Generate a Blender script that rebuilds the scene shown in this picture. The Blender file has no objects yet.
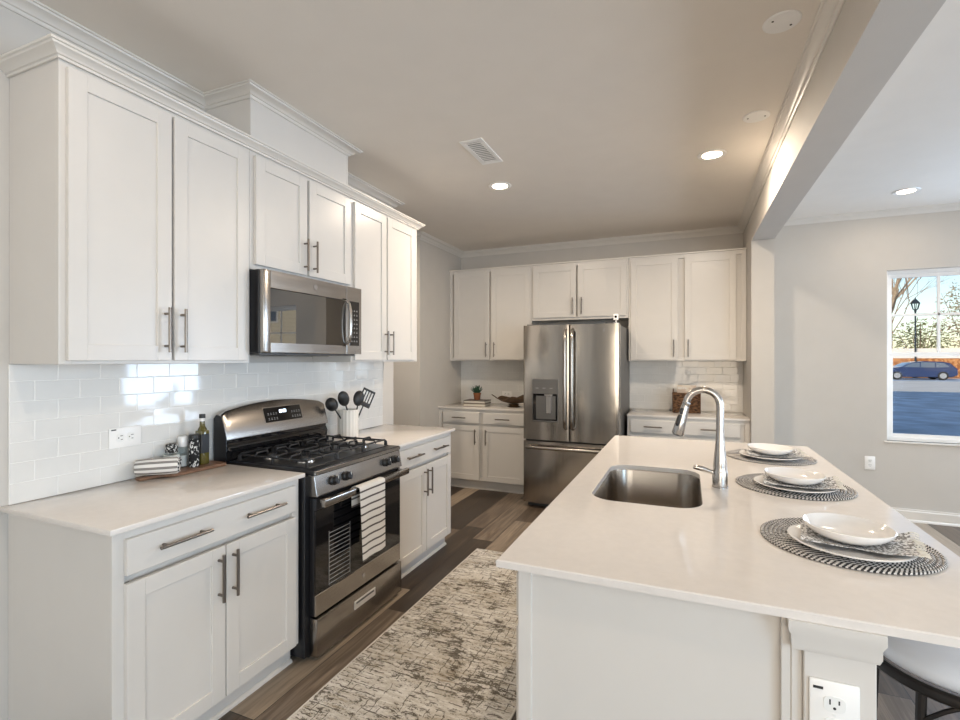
import bpy, bmesh, math, random
from mathutils import Vector, Matrix
random.seed(7)
C = bpy.context.scene
COL = C.collection
PI = math.pi

# ------------------------------------------------------------------ camera
cam_d = bpy.data.cameras.new('camera')
cam_d.sensor_width = 36; cam_d.lens = 492 * 36 / 960
cam_d.shift_y = -0.7 / 960
cam_d.clip_start = 0.05; cam_d.clip_end = 400
cam = bpy.data.objects.new('camera', cam_d); COL.objects.link(cam)
cam.location = (2.3214, 0, 1.4538); cam.rotation_euler = (PI / 2, 0, 0.3991)
C.camera = cam

# ------------------------------------------------------------------ world, sun, fill lamps, exposure
W = bpy.data.worlds.new('sky'); C.world = W; W.use_nodes = True
wn = W.node_tree; bg = wn.nodes['Background']
sk = wn.nodes.new('ShaderNodeTexSky'); sk.sky_type = 'NISHITA'; sk.sun_disc = False
sk.sun_elevation = math.radians(20); sk.sun_rotation = math.radians(200)
sk.air_density = 1.0; sk.dust_density = 0.6; sk.ozone_density = 1.5
wn.links.new(sk.outputs[0], bg.inputs[0]); bg.inputs[1].default_value = 0.10

def light(name, kind, loc, energy, color=(1, 1, 1), rot=(0, 0, 0), size=None, size_y=None, **kw):
    l = bpy.data.lights.new(name, kind); l.energy = energy; l.color = color
    if kind == 'AREA':
        l.shape = 'RECTANGLE'; l.size = size; l.size_y = size_y
    for k, v in kw.items(): setattr(l, k, v)
    o = bpy.data.objects.new(name, l); COL.objects.link(o); o.location = loc; o.rotation_euler = rot
    return o
sun = light('sun', 'SUN', (0, 0, 20), 2.2, (1, .90, .76), (math.radians(70), 0, math.radians(-20)), angle=0.01)
DAY = (.70, .84, 1)
# area fill lamps standing in for daylight at added, unseen windows and glazed doors
light('fill_side_front', 'AREA', (6.32, 1.5, 1.35), 29, (.90, .95, 1), (PI / 2 + .05, 0, PI / 2), 2.6, 1.9)
light('fill_side_rear', 'AREA', (6.32, -1.9, 1.35), 92, (.54, .76, 1), (PI / 2 + .25, 0, PI / 2), 2.2, 1.9)
light('fill_rear', 'AREA', (3.7, -3.72, 1.30), 60, (1, .93, .84), (PI / 2 + .30, 0, 0), 3.4, 2.1)
light('fill_dining', 'AREA', (5.65, 5.50, 1.35), 60, (.58, .76, 1), (-PI / 2 + .3, 0, -.8), 1.1, 1.5)
C.view_settings.view_transform = 'Standard'; C.view_settings.look = 'None'
C.view_settings.gamma = 1; C.view_settings.use_curve_mapping = False
C.view_settings.exposure = 0.68
C.cycles.max_bounces = 10; C.cycles.diffuse_bounces = 6; C.cycles.glossy_bounces = 5
C.cycles.transparent_max_bounces = 12; C.cycles.sample_clamp_indirect = 6
C.cycles.caustics_reflective = False; C.cycles.caustics_refractive = False

# ------------------------------------------------------------------ materials
def nt(name):
    m = bpy.data.materials.new(name); m.use_nodes = True
    return m, m.node_tree, m.node_tree.nodes['Principled BSDF']
def N(t, kind, **kw):
    n = t.nodes.new(kind)
    for k, v in kw.items():
        if isinstance(k, str) and k.startswith('i_'): n.inputs[int(k[2:])].default_value = v
        else: setattr(n, k, v)
    return n
def math_(t, op, a, b=None, c=None):
    n = t.nodes.new('ShaderNodeMath'); n.operation = op
    for i, v in enumerate((a, b, c)):
        if v is None: continue
        if isinstance(v, (int, float)): n.inputs[i].default_value = v
        else: t.links.new(v, n.inputs[i])
    return n.outputs[0]
def ramp(t, fac, stops, interp='LINEAR'):
    r = t.nodes.new('ShaderNodeValToRGB'); t.links.new(fac, r.inputs[0]); e = r.color_ramp; e.interpolation = interp
    while len(e.elements) > 1: e.elements.remove(e.elements[-1])
    e.elements[0].position = stops[0][0]; e.elements[0].color = (*stops[0][1], 1)
    for p, c in stops[1:]:
        q = e.elements.new(p); q.color = (*c, 1)
    return r.outputs[0]
def mat(name, col, rough=.5, metal=0, var=0.04, scale=6, bump=0, bscale=200, coat=0, spec=.5, aniso=0):
    m, t, p = nt(name)
    p.inputs['Roughness'].default_value = rough; p.inputs['Metallic'].default_value = metal
    p.inputs['Specular IOR Level'].default_value = spec; p.inputs['Coat Weight'].default_value = coat
    tc = N(t, 'ShaderNodeTexCoord'); no = N(t, 'ShaderNodeTexNoise'); no.inputs['Scale'].default_value = scale
    no.inputs['Detail'].default_value = 3
    t.links.new(tc.outputs['Object'], no.inputs['Vector'])
    a = tuple(c * (1 - var) for c in col); b = tuple(min(1, c * (1 + var)) for c in col)
    t.links.new(ramp(t, no.outputs[0], [(.3, a), (.7, b)]), p.inputs['Base Color'])
    if bump:
        n2 = N(t, 'ShaderNodeTexNoise'); n2.inputs['Scale'].default_value = bscale; t.links.new(tc.outputs['Object'], n2.inputs['Vector'])
        bp = N(t, 'ShaderNodeBump'); bp.inputs['Strength'].default_value = bump; bp.inputs['Distance'].default_value = .002
        t.links.new(n2.outputs[0], bp.inputs['Height']); t.links.new(bp.outputs[0], p.inputs['Normal'])
    return m
M = {}
M['wall'] = mat('wall_paint', (.58, .55, .51), .75, var=.015, bump=.08)
M['ceiling'] = mat('ceiling_paint', (.82, .77, .705), .85, var=.012, bump=.06)
M['trim'] = mat('trim_paint', (.73, .695, .645), .35, var=.01)
M['paint'] = mat('cabinet_paint', (.68, .65, .612), .32, var=.012)
M['quartz'] = mat('white_quartz', (.74, .695, .655), .09, var=.02, scale=40)
M['tile'] = mat('glazed_tile', (.76, .75, .725), .05, var=.02, scale=7)
M['grout'] = mat('grout', (.84, .83, .81), .8)
M['nickel'] = mat('brushed_nickel', (.23, .20, .175), .28, 1, var=.05)
M['chrome'] = mat('satin_chrome', (.46, .44, .42), .22, 1, var=.03)
M['black_gloss'] = mat('black_glass', (.006, .006, .007), .05, 0, spec=.6)
M['mirror_glass'] = mat('mirrored_black_glass', (.006, .006, .007), .02, spec=1.0); M['mirror_glass'].node_tree.nodes['Principled BSDF'].inputs['IOR'].default_value = 1.9
M['black'] = mat('black_enamel', (.012, .012, .014), .28, 0)
M['iron'] = mat('cast_iron', (.02, .02, .022), .42, 0, bump=.1)
M['satin_light'] = mat('satin_light_metal', (.72, .69, .65), .5, .6)
M['plastic_black'] = mat('black_plastic', (.015, .015, .016), .4)
M['grey_side'] = mat('grey_side_panel', (.10, .098, .095), .4, .2)
M['white_plastic'] = mat('white_plastic', (.90, .89, .87), .3)
M['slot'] = mat('dark_slot', (.02, .02, .02), .6)
M['ceramic'] = mat('white_ceramic', (.82, .80, .78), .12, var=.01, coat=.3)
M['crock'] = mat('crock_ceramic', (.78, .75, .70), .4, var=.03)
M['terracotta'] = mat('terracotta', (.30, .11, .045), .8, var=.1, scale=20)
M['leaf'] = mat('succulent_leaf', (.035, .10, .055), .5, var=.3, scale=40)
M['soil'] = mat('soil', (.03, .02, .012), .95)
M['walnut'] = None
M['cork'] = mat('beige_page', (.70, .66, .58), .8)
M['book_dark'] = mat('book_cover_dark', (.14, .11, .09), .5, var=.1)
M['book_brown'] = mat('book_cover_taupe', (.30, .25, .20), .5, var=.1)
M['bark_bowl'] = mat('dark_carved_wood', (.075, .042, .02), .5, var=.35, scale=30, bump=.4, bscale=60)
M['oil'] = mat('olive_oil', (.10, .085, .02), .08, 0, coat=.6)
M['salt'] = mat('salt', (.80, .79, .77), .8, bump=.4)
M['cloth_white'] = mat('white_cushion', (.74, .75, .78), .8, var=.02, bump=.2, bscale=300)
M['stool_metal'] = mat('dark_bronze_metal', (.035, .03, .027), .38, .7)
M['white_print'] = mat('white_print', (.85, .85, .83), .5)
M['grey_print'] = mat('grey_print', (.35, .34, .33), .5)

def steel(name, col=(.38, .355, .33), rough=.24, axis=2, scale=260):
    m, t, p = nt(name); p.inputs['Metallic'].default_value = 1
    tc = N(t, 'ShaderNodeTexCoord'); mp = N(t, 'ShaderNodeMapping')
    s = [scale] * 3; s[axis] = 2.0
    mp.inputs['Scale'].default_value = s
    no = N(t, 'ShaderNodeTexNoise'); no.inputs['Scale'].default_value = 1; no.inputs['Detail'].default_value = 4
    t.links.new(tc.outputs['Object'], mp.inputs[0]); t.links.new(mp.outputs[0], no.inputs['Vector'])
    t.links.new(ramp(t, no.outputs[0], [(.3, tuple(c * .93 for c in col)), (.7, tuple(c * 1.06 for c in col))]), p.inputs['Base Color'])
    r = math_(t, 'MULTIPLY_ADD', no.outputs[0], .12, rough - .06); t.links.new(r, p.inputs['Roughness'])
    n2 = N(t, 'ShaderNodeTexNoise'); n2.inputs['Scale'].default_value = 3.2
    t.links.new(tc.outputs['Object'], n2.inputs['Vector'])
    bp = N(t, 'ShaderNodeBump'); bp.inputs['Strength'].default_value = .22; bp.inputs['Distance'].default_value = .01
    t.links.new(n2.outputs[0], bp.inputs['Height']); t.links.new(bp.outputs[0], p.inputs['Normal'])
    return m
M['steel_h'] = steel('stainless_brushed_level', axis=0)
M['steel_v'] = steel('stainless_brushed_upright', (.42, .385, .345), .17, axis=2)
M['grey_steel'] = steel('grey_dispenser_steel', (.22, .21, .20), .35, axis=0)
M['steel_sink'] = steel('stainless_basin', (.34, .30, .26), .24, axis=1)

def glass_mat(name, tint=(1, 1, 1), ior=1.45):
    m, t, p = nt(name); t.nodes.remove(p); out = t.nodes['Material Output']
    tr = N(t, 'ShaderNodeBsdfTransparent'); tr.inputs[0].default_value = (*tint, 1)
    gl = N(t, 'ShaderNodeBsdfGlossy'); gl.inputs['Roughness'].default_value = .02
    fr = N(t, 'ShaderNodeFresnel'); fr.inputs[0].default_value = ior; geo = N(t, 'ShaderNodeNewGeometry')
    mx = N(t, 'ShaderNodeMixShader'); t.links.new(math_(t, 'MULTIPLY', fr.outputs[0], math_(t, 'SUBTRACT', 1, geo.outputs['Backfacing'])), mx.inputs[0])
    t.links.new(tr.outputs[0], mx.inputs[1]); t.links.new(gl.outputs[0], mx.inputs[2]); t.links.new(mx.outputs[0], out.inputs[0])
    return m
M['pane'] = glass_mat('window_glass', ior=1.12)
M['jar'] = glass_mat('jar_glass', (.93, .95, .94))
M['oven_glass'] = glass_mat('smoked_oven_glass', (.16, .15, .14))

def emis(name, col, s):
    m, t, p = nt(name); p.inputs['Emission Color'].default_value = (*col, 1); p.inputs['Emission Strength'].default_value = s
    p.inputs['Base Color'].default_value = (*col, 1)
    return m
M['lamp'] = emis('lamp_lens', (1, .82, .62), 14)
M['led'] = emis('display_digits', (.8, .9, 1), 3)

def floor_mat(name):
    m, t, p = nt(name); L = t.links
    tc = N(t, 'ShaderNodeTexCoord'); se = N(t, 'ShaderNodeSeparateXYZ'); L.new(tc.outputs['Object'], se.inputs[0])
    x = math_(t, 'DIVIDE', se.outputs[0], .178); cx = math_(t, 'FLOOR', x)
    wn1 = N(t, 'ShaderNodeTexWhiteNoise'); wn1.noise_dimensions = '1D'; L.new(cx, wn1.inputs['W'])
    y = math_(t, 'ADD', math_(t, 'DIVIDE', se.outputs[1], 1.22), wn1.outputs[0]); cy = math_(t, 'FLOOR', y)
    cb = N(t, 'ShaderNodeCombineXYZ'); L.new(cx, cb.inputs[0]); L.new(cy, cb.inputs[1])
    w2 = N(t, 'ShaderNodeTexWhiteNoise'); w2.noise_dimensions = '2D'; L.new(cb.outputs[0], w2.inputs['Vector'])
    mp = N(t, 'ShaderNodeMapping'); mp.inputs['Scale'].default_value = (38, 2.2, 1)
    ad = N(t, 'ShaderNodeVectorMath'); ad.operation = 'ADD'; L.new(tc.outputs['Object'], ad.inputs[0])
    sc = N(t, 'ShaderNodeVectorMath'); sc.operation = 'SCALE'; L.new(w2.outputs['Color'], sc.inputs[0]); sc.inputs['Scale'].default_value = 7
    L.new(sc.outputs[0], ad.inputs[1]); L.new(ad.outputs[0], mp.inputs[0])
    no = N(t, 'ShaderNodeTexNoise'); no.inputs['Scale'].default_value = 1; no.inputs['Detail'].default_value = 7; no.inputs['Roughness'].default_value = .62
    no.inputs['Distortion'].default_value = .6
    L.new(mp.outputs[0], no.inputs['Vector'])
    f = math_(t, 'ADD', math_(t, 'MULTIPLY', math_(t, 'POWER', w2.outputs[0], 2.4), .70), math_(t, 'MULTIPLY', no.outputs[0], .75))
    col = ramp(t, f, [(.25, (.022, .015, .010)), (.5, (.052, .036, .024)), (.72, (.125, .092, .066)), (1.0, (.34, .27, .20))])
    gx = math_(t, 'ABSOLUTE', math_(t, 'SUBTRACT', math_(t, 'FRACT', x), .5)); gy = math_(t, 'ABSOLUTE', math_(t, 'SUBTRACT', math_(t, 'FRACT', y), .5))
    g = math_(t, 'MAXIMUM', math_(t, 'GREATER_THAN', gx, .489), math_(t, 'GREATER_THAN', gy, .4985))
    mx = N(t, 'ShaderNodeMixRGB'); L.new(g, mx.inputs[0]); L.new(col, mx.inputs[1]); mx.inputs[2].default_value = (.012, .009, .007, 1)
    L.new(mx.outputs[0], p.inputs['Base Color'])
    L.new(math_(t, 'MULTIPLY_ADD', no.outputs[0], .2, .28), p.inputs['Roughness'])
    bp = N(t, 'ShaderNodeBump'); bp.inputs['Strength'].default_value = .3; bp.inputs['Distance'].default_value = .002
    L.new(math_(t, 'SUBTRACT', math_(t, 'MULTIPLY', no.outputs[0], .4), g), bp.inputs['Height']); L.new(bp.outputs[0], p.inputs['Normal'])
    return m
M['floor'] = floor_mat('dark_plank_floor')

def wood_mat(name, a, b, sc=(8, 60, 60), rough=.45):
    m, t, p = nt(name); tc = N(t, 'ShaderNodeTexCoord'); mp = N(t, 'ShaderNodeMapping'); mp.inputs['Scale'].default_value = sc
    no = N(t, 'ShaderNodeTexNoise'); no.inputs['Scale'].default_value = 1; no.inputs['Detail'].default_value = 5; no.inputs['Distortion'].default_value = 1
    t.links.new(tc.outputs['Object'], mp.inputs[0]); t.links.new(mp.outputs[0], no.inputs['Vector'])
    t.links.new(ramp(t, no.outputs[0], [(.3, a), (.7, b)]), p.inputs['Base Color']); p.inputs['Roughness'].default_value = rough
    return m
M['walnut'] = wood_mat('walnut_board', (.11, .055, .03), (.26, .14, .08))

def rug_mat(name):
    m, t, p = nt(name); L = t.links
    tc = N(t, 'ShaderNodeTexCoord')
    def noise(scale, s, det=5, rough=.6, dist=0):
        mp = N(t, 'ShaderNodeMapping'); mp.inputs['Scale'].default_value = s; L.new(tc.outputs['Object'], mp.inputs[0])
        n = N(t, 'ShaderNodeTexNoise'); n.inputs['Scale'].default_value = scale; n.inputs['Detail'].default_value = det
        n.inputs['Roughness'].default_value = rough; n.inputs['Distortion'].default_value = dist
        L.new(mp.outputs[0], n.inputs['Vector']); return n.outputs[0]
    big = noise(3.2, (1, 1.3, 1), 3); streak = noise(16, (.55, 2.6, 1), 7, .75, .3); fine = noise(110, (.7, 1.6, 1), 4, .75)
    tone = math_(t, 'ADD', math_(t, 'ADD', math_(t, 'MULTIPLY', streak, .50), math_(t, 'MULTIPLY', big, .25)), math_(t, 'MULTIPLY', fine, .25))
    base = ramp(t, tone, [(.37, (.30, .235, .165)), (.44, (.48, .43, .355)), (.50, (.60, .56, .50)), (.58, (.76, .73, .68))])
    dn = N(t, 'ShaderNodeTexNoise'); dn.inputs['Scale'].default_value = 22; dn.inputs['Detail'].default_value = 4; L.new(tc.outputs['Object'], dn.inputs['Vector'])
    sp = N(t, 'ShaderNodeSeparateXYZ'); L.new(tc.outputs['Object'], sp.inputs[0]); dsp_ = N(t, 'ShaderNodeSeparateColor'); L.new(dn.outputs['Color'], dsp_.inputs[0])
    def lines(comp, period, width, amp, ch, sc_noise):
        u = math_(t, 'ADD', sp.outputs[comp], math_(t, 'MULTIPLY', dsp_.outputs[ch], amp))
        f = math_(t, 'ABSOLUTE', math_(t, 'SUBTRACT', math_(t, 'FRACT', math_(t, 'DIVIDE', u, period)), .5))
        return math_(t, 'MULTIPLY', math_(t, 'LESS_THAN', f, width), math_(t, 'GREATER_THAN', sc_noise, .53))
    m1 = noise(9, (.6, 1.8, 1), 4, .7); m2 = noise(11, (1.5, .8, 1), 4, .7, .2)
    la = lines(1, .043, .06, .030, 0, m1); lb = lines(1, .029, .075, .022, 1, m2); lc = lines(0, .037, .05, .030, 2, noise(8, (1.3, 1, 1), 4, .7))
    blot = noise(26, (.8, 1.7, 1), 6, .85, .4); patch = noise(4.5, (1, 1.4, 1), 3)
    blot2 = math_(t, 'GREATER_THAN', math_(t, 'ADD', math_(t, 'MULTIPLY_ADD', fine, .35, blot), math_(t, 'MULTIPLY', patch, .45)), .957)
    dark = math_(t, 'MINIMUM', math_(t, 'MAXIMUM', math_(t, 'MAXIMUM', math_(t, 'MAXIMUM', la, lb), lc), blot2), 1)
    mx = N(t, 'ShaderNodeMixRGB'); L.new(math_(t, 'MULTIPLY', dark, .86), mx.inputs[0]); L.new(base, mx.inputs[1]); mx.inputs[2].default_value = (.060, .044, .028, 1)
    L.new(mx.outputs[0], p.inputs['Base Color']); p.inputs['Roughness'].default_value = .95; p.inputs['Specular IOR Level'].default_value = .1
    bp = N(t, 'ShaderNodeBump'); bp.inputs['Strength'].default_value = .5; bp.inputs['Distance'].default_value = .004
    L.new(fine, bp.inputs['Height']); L.new(bp.outputs[0], p.inputs['Normal'])
    return m
M['rug'] = rug_mat('distressed_rug')
M['rug_edge'] = mat('rug_binding', (.62, .58, .52), .9)

def stripe_mat(name, comp, period, duty, a, b, off=0.0):
    m, t, p = nt(name); tc = N(t, 'ShaderNodeTexCoord'); se = N(t, 'ShaderNodeSeparateXYZ'); t.links.new(tc.outputs['Object'], se.inputs[0])
    f = math_(t, 'FRACT', math_(t, 'ADD', math_(t, 'DIVIDE', se.outputs[comp], period), off))
    g = math_(t, 'LESS_THAN', f, duty)
    mx = N(t, 'ShaderNodeMixRGB'); t.links.new(g, mx.inputs[0]); mx.inputs[1].default_value = (*a, 1); mx.inputs[2].default_value = (*b, 1)
    t.links.new(mx.outputs[0], p.inputs['Base Color']); p.inputs['Roughness'].default_value = .9
    return m
M['towel'] = stripe_mat('striped_towel_cloth', 2, .040, .24, (.74, .71, .67), (.10, .085, .08))

def roll_mat(name):
    m, t, p = nt(name); tc = N(t, 'ShaderNodeTexCoord'); se = N(t, 'ShaderNodeSeparateXYZ'); t.links.new(tc.outputs['Object'], se.inputs[0])
    a = math_(t, 'ARCTAN2', se.outputs[2], se.outputs[1]); f = math_(t, 'FRACT', math_(t, 'MULTIPLY', a, 9 / (2 * PI)))
    no = N(t, 'ShaderNodeTexNoise'); no.inputs['Scale'].default_value = 60; t.links.new(tc.outputs['Object'], no.inputs['Vector'])
    r = ramp(t, f, [(0, (.75, .73, .70)), (.35, (.75, .73, .70)), (.45, (.10, .085, .08)), (.6, (.34, .32, .30)), (.75, (.08, .07, .065)), (.85, (.75, .73, .7))])
    t.links.new(r, p.inputs['Base Color']); p.inputs['Roughness'].default_value = .85
    return m
M['roll'] = roll_mat('striped_roll_cloth')

def speckle(name, a, b, scale, thr=.5, s=(1, 1, 1), kind='NOISE'):
    m, t, p = nt(name); tc = N(t, 'ShaderNodeTexCoord'); mp = N(t, 'ShaderNodeMapping'); mp.inputs['Scale'].default_value = s
    t.links.new(tc.outputs['Object'], mp.inputs[0])
    n = N(t, 'ShaderNodeTexNoise'); n.inputs['Scale'].default_value = scale; n.inputs['Detail'].default_value = 2
    t.links.new(mp.outputs[0], n.inputs['Vector'])
    t.links.new(ramp(t, n.outputs[0], [(thr - .03, a), (thr + .03, b)]), p.inputs['Base Color']); p.inputs['Roughness'].default_value = .85
    return m
M['roll_end'] = speckle('patterned_cloth_end', (.03, .03, .03), (.8, .78, .75), 70, .5)
M['napkin'] = speckle('patterned_napkin', (.22, .21, .20), (.72, .71, .70), 150, .50)
M['label_black'] = speckle('black_label_print', (.012, .012, .013), (.75, .75, .73), 85, .58, (1, 1, .8))
M['lid_dots'] = speckle('dotted_lid', (.02, .02, .02), (.6, .6, .58), 110, .56)
M['wicker'] = speckle('woven_basket', (.035, .016, .008), (.20, .10, .045), 32, .5, (1, 1, 4.5))
M['cover'] = speckle('magazine_cover', (.62, .50, .40), (.74, .66, .56), 14, .5)

def mat_braid(name):
    m, t, p = nt(name); L = t.links; tc = N(t, 'ShaderNodeTexCoord'); se = N(t, 'ShaderNodeSeparateXYZ'); L.new(tc.outputs['Object'], se.inputs[0])
    x, y = se.outputs[0], se.outputs[1]
    r = math_(t, 'SQRT', math_(t, 'ADD', math_(t, 'MULTIPLY', x, x), math_(t, 'MULTIPLY', y, y)))
    rr = math_(t, 'DIVIDE', r, .0115); ri = math_(t, 'FLOOR', rr); rf = math_(t, 'ABSOLUTE', math_(t, 'SUBTRACT', math_(t, 'FRACT', rr), .5))
    an = math_(t, 'ARCTAN2', y, x)
    u = math_(t, 'MULTIPLY', math_(t, 'MULTIPLY', an, ri), .5 * 1.9)
    u = math_(t, 'ADD', u, math_(t, 'MULTIPLY', rf, 1.0)); wnr = N(t, 'ShaderNodeTexWhiteNoise'); wnr.noise_dimensions = '1D'; L.new(ri, wnr.inputs['W']); u = math_(t, 'ADD', u, math_(t, 'MULTIPLY', wnr.outputs[0], 5.0))
    s = math_(t, 'FRACT', u)
    no = N(t, 'ShaderNodeTexNoise'); no.inputs['Scale'].default_value = 60; L.new(tc.outputs['Object'], no.inputs['Vector'])
    outer = math_(t, 'GREATER_THAN', r, .150)
    jit = math_(t, 'MULTIPLY', math_(t, 'SUBTRACT', no.outputs[0], .5), math_(t, 'MULTIPLY_ADD', outer, -2.0, 2.6))
    g = math_(t, 'GREATER_THAN', math_(t, 'ADD', s, jit), .5)
    mx = N(t, 'ShaderNodeMixRGB'); L.new(g, mx.inputs[0]); mx.inputs[1].default_value = (.025, .023, .023, 1); mx.inputs[2].default_value = (.66, .63, .60, 1)
    L.new(mx.outputs[0], p.inputs['Base Color']); p.inputs['Roughness'].default_value = .9
    return m
M['braid'] = mat_braid('braided_cord')

# outside
M['asphalt'] = mat('asphalt', (.48, .57, .68), .9, var=.25, scale=1.2, bump=.3, bscale=30)
M['concrete'] = mat('pale_concrete', (.72, .70, .66), .9, var=.06, scale=.6)
M['leaves'] = speckle('fallen_leaves', (.30, .12, .04), (.50, .25, .10), 4, .5)
M['car_blue'] = mat('car_paint', (.035, .06, .16), .25, .3, coat=.6)
M['tyre'] = mat('tyre_rubber', (.02, .02, .02), .8)
M['rim'] = mat('alloy_rim', (.6, .6, .62), .3, .8)
M['car_glass'] = mat('car_glass', (.12, .16, .22), .08)
M['car_red'] = mat('tail_lamp', (.35, .02, .02), .3)
M['bark'] = mat('pale_bark', (.40, .33, .25), .9, var=.25, scale=3)
M['twig'] = mat('twig_bark', (.30, .22, .16), .9, var=.3, scale=2)
M['bush'] = mat('dry_foliage', (.17, .18, .08), .9, var=.5, scale=3)
M['bush_pale'] = mat('pale_foliage', (.30, .25, .16), .9, var=.4, scale=3)
M['siding'] = stripe_mat('lap_siding', 2, .22, .08, (.72, .66, .52), (.5, .46, .36))
M['shingle'] = mat('roof_shingle', (.16, .18, .24), .9, var=.2, scale=4)
M['lamp_black'] = mat('lamp_post_paint', (.02, .03, .04), .5)

# ------------------------------------------------------------------ mesh builder
class B:
    def __init__(s): s.bm = bmesh.new(); s.mi = 0
    def mat(s, i): s.mi = i; return s
    def _merge(s, b2, mtx=None):
        if mtx is not None: b2.transform(mtx)
        for f in b2.faces: f.material_index = s.mi
        me = bpy.data.meshes.new('tmp'); b2.to_mesh(me); b2.free(); s.bm.from_mesh(me); bpy.data.meshes.remove(me)
    def box(s, x0, x1, y0, y1, z0, z1, bev=0.0, mtx=None, seg=1):
        b = bmesh.new()
        bmesh.ops.create_cube(b, size=1)
        bmesh.ops.scale(b, vec=(abs(x1 - x0), abs(y1 - y0), abs(z1 - z0)), verts=b.verts)
        bmesh.ops.translate(b, vec=((x0 + x1) / 2, (y0 + y1) / 2, (z0 + z1) / 2), verts=b.verts)
        if bev > 0: bmesh.ops.bevel(b, geom=b.edges[:], offset=bev, segments=seg, affect='EDGES', profile=.5)
        s._merge(b, mtx); return s
    def tube(s, pts, r, seg=10, closed=False, caps=True, flat=1.0, mtx=None):
        pts = [Vector(p) for p in pts]; n = len(pts); rs = r if isinstance(r, (list, tuple)) else [r] * n
        b = bmesh.new(); rings = []
        up = None
        for i, p in enumerate(pts):
            a = pts[(i - 1) % n] if (closed or i > 0) else p; c = pts[(i + 1) % n] if (closed or i < n - 1) else p
            d = (c - a).normalized()
            if up is None:
                up = Vector((0, 0, 1)) if abs(d.z) < .9 else Vector((1, 0, 0))
            u = (up - d * up.dot(d))
            if u.length < 1e-6: u = d.orthogonal()
            u.normalize(); v = d.cross(u); up = u
            rings.append([b.verts.new(p + (u * math.cos(k * 2 * PI / seg) * flat + v * math.sin(k * 2 * PI / seg)) * rs[i]) for k in range(seg)])
        m = n if closed else n - 1
        for i in range(m):
            A, D = rings[i], rings[(i + 1) % n]
            for k in range(seg): b.faces.new((A[k], A[(k + 1) % seg], D[(k + 1) % seg], D[k]))
        if caps and not closed:
            b.faces.new(rings[0][::-1]); b.faces.new(rings[-1])
        bmesh.ops.recalc_face_normals(b, faces=b.faces)
        s._merge(b, mtx); return s
    def cyl(s, p0, p1, r, r2=None, seg=20, mtx=None): return s.tube([p0, p1], [r, r if r2 is None else r2], seg, mtx=mtx)
    def lathe(s, prof, c=(0, 0, 0), seg=32, mtx=None, sx=1, sy=1, wave=None):
        b = bmesh.new(); rings = []
        for r, z in prof:
            if r < 1e-5: rings.append([b.verts.new((c[0], c[1], c[2] + z))])
            else:
                rings.append([b.verts.new((c[0] + sx * r * (1 + (wave(k / seg) if wave else 0)) * math.cos(k * 2 * PI / seg), c[1] + sy * r * (1 + (wave(k / seg) if wave else 0)) * math.sin(k * 2 * PI / seg), c[2] + z)) for k in range(seg)])
        for A, D in zip(rings, rings[1:]):
            for k in range(seg):
                k2 = (k + 1) % seg
                if len(A) == 1 and len(D) == 1: continue
                if len(A) == 1: b.faces.new((A[0], D[k2], D[k]))
                elif len(D) == 1: b.faces.new((A[k], A[k2], D[0]))
                else: b.faces.new((A[k], A[k2], D[k2], D[k]))
        bmesh.ops.recalc_face_normals(b, faces=b.faces)
        s._merge(b, mtx); return s
    def prism(s, poly, axis, a, b_, mtx=None, bev=0):
        """poly of 2D points; axis 0: (y,z) along x; 1: (x,z) along y; 2: (x,y) along z"""
        b = bmesh.new()
        def P(u, v, w): return [(w, u, v), (u, w, v), (u, v, w)][axis]
        A = [b.verts.new(P(u, v, a)) for u, v in poly]; D = [b.verts.new(P(u, v, b_)) for u, v in poly]
        b.faces.new(A); b.faces.new(D[::-1]); n = len(poly)
        for i in range(n): b.faces.new((A[i], D[i], D[(i + 1) % n], A[(i + 1) % n]))
        bmesh.ops.recalc_face_normals(b, faces=b.faces)
        if bev: bmesh.ops.bevel(b, geom=b.edges[:], offset=bev, segments=1, affect='EDGES')
        s._merge(b, mtx); return s
    def sweep(s, path, prof, closed=False, mtx=None):
        """sweep 2D profile (out, up) along a level path with mitred corners; out = right-hand side of travel"""
        b = bmesh.new(); n = len(path); rings = []
        P = [Vector((p[0], p[1], 0)) for p in path]; z = path[0][2]
        def nr(a, c): d = (c - a).normalized(); return Vector((d.y, -d.x, 0))
        for i in range(n):
            n1 = nr(P[i - 1], P[i]) if (i > 0 or closed) else None; n2 = nr(P[i], P[(i + 1) % n]) if (i < n - 1 or closed) else None
            if n1 is None: n1 = n2
            if n2 is None: n2 = n1
            k = (n1 + n2); k = k / max(k.dot(n1), .2)
            rings.append([b.verts.new((P[i].x + k.x * u, P[i].y + k.y * u, z + v)) for u, v in prof])
        m = len(prof)
        for i in range(n if closed else n - 1):
            A, D = rings[i], rings[(i + 1) % n]
            for k in range(m): b.faces.new((A[k], A[(k + 1) % m], D[(k + 1) % m], D[k]))
        if not closed: b.faces.new(rings[0]); b.faces.new(rings[-1][::-1])
        bmesh.ops.recalc_face_normals(b, faces=b.faces)
        s._merge(b, mtx); return s
    def grid(s, fn, nu, nv, thick=0.0, mtx=None):
        b = bmesh.new(); V = [[b.verts.new(fn(i / nu, j / nv)) for j in range(nv + 1)] for i in range(nu + 1)]
        for i in range(nu):
            for j in range(nv): b.faces.new((V[i][j], V[i + 1][j], V[i + 1][j + 1], V[i][j + 1]))
        bmesh.ops.recalc_face_normals(b, faces=b.faces)
        if thick: bmesh.ops.solidify(b, geom=b.faces[:], thickness=thick)
        s._merge(b, mtx); return s
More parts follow.
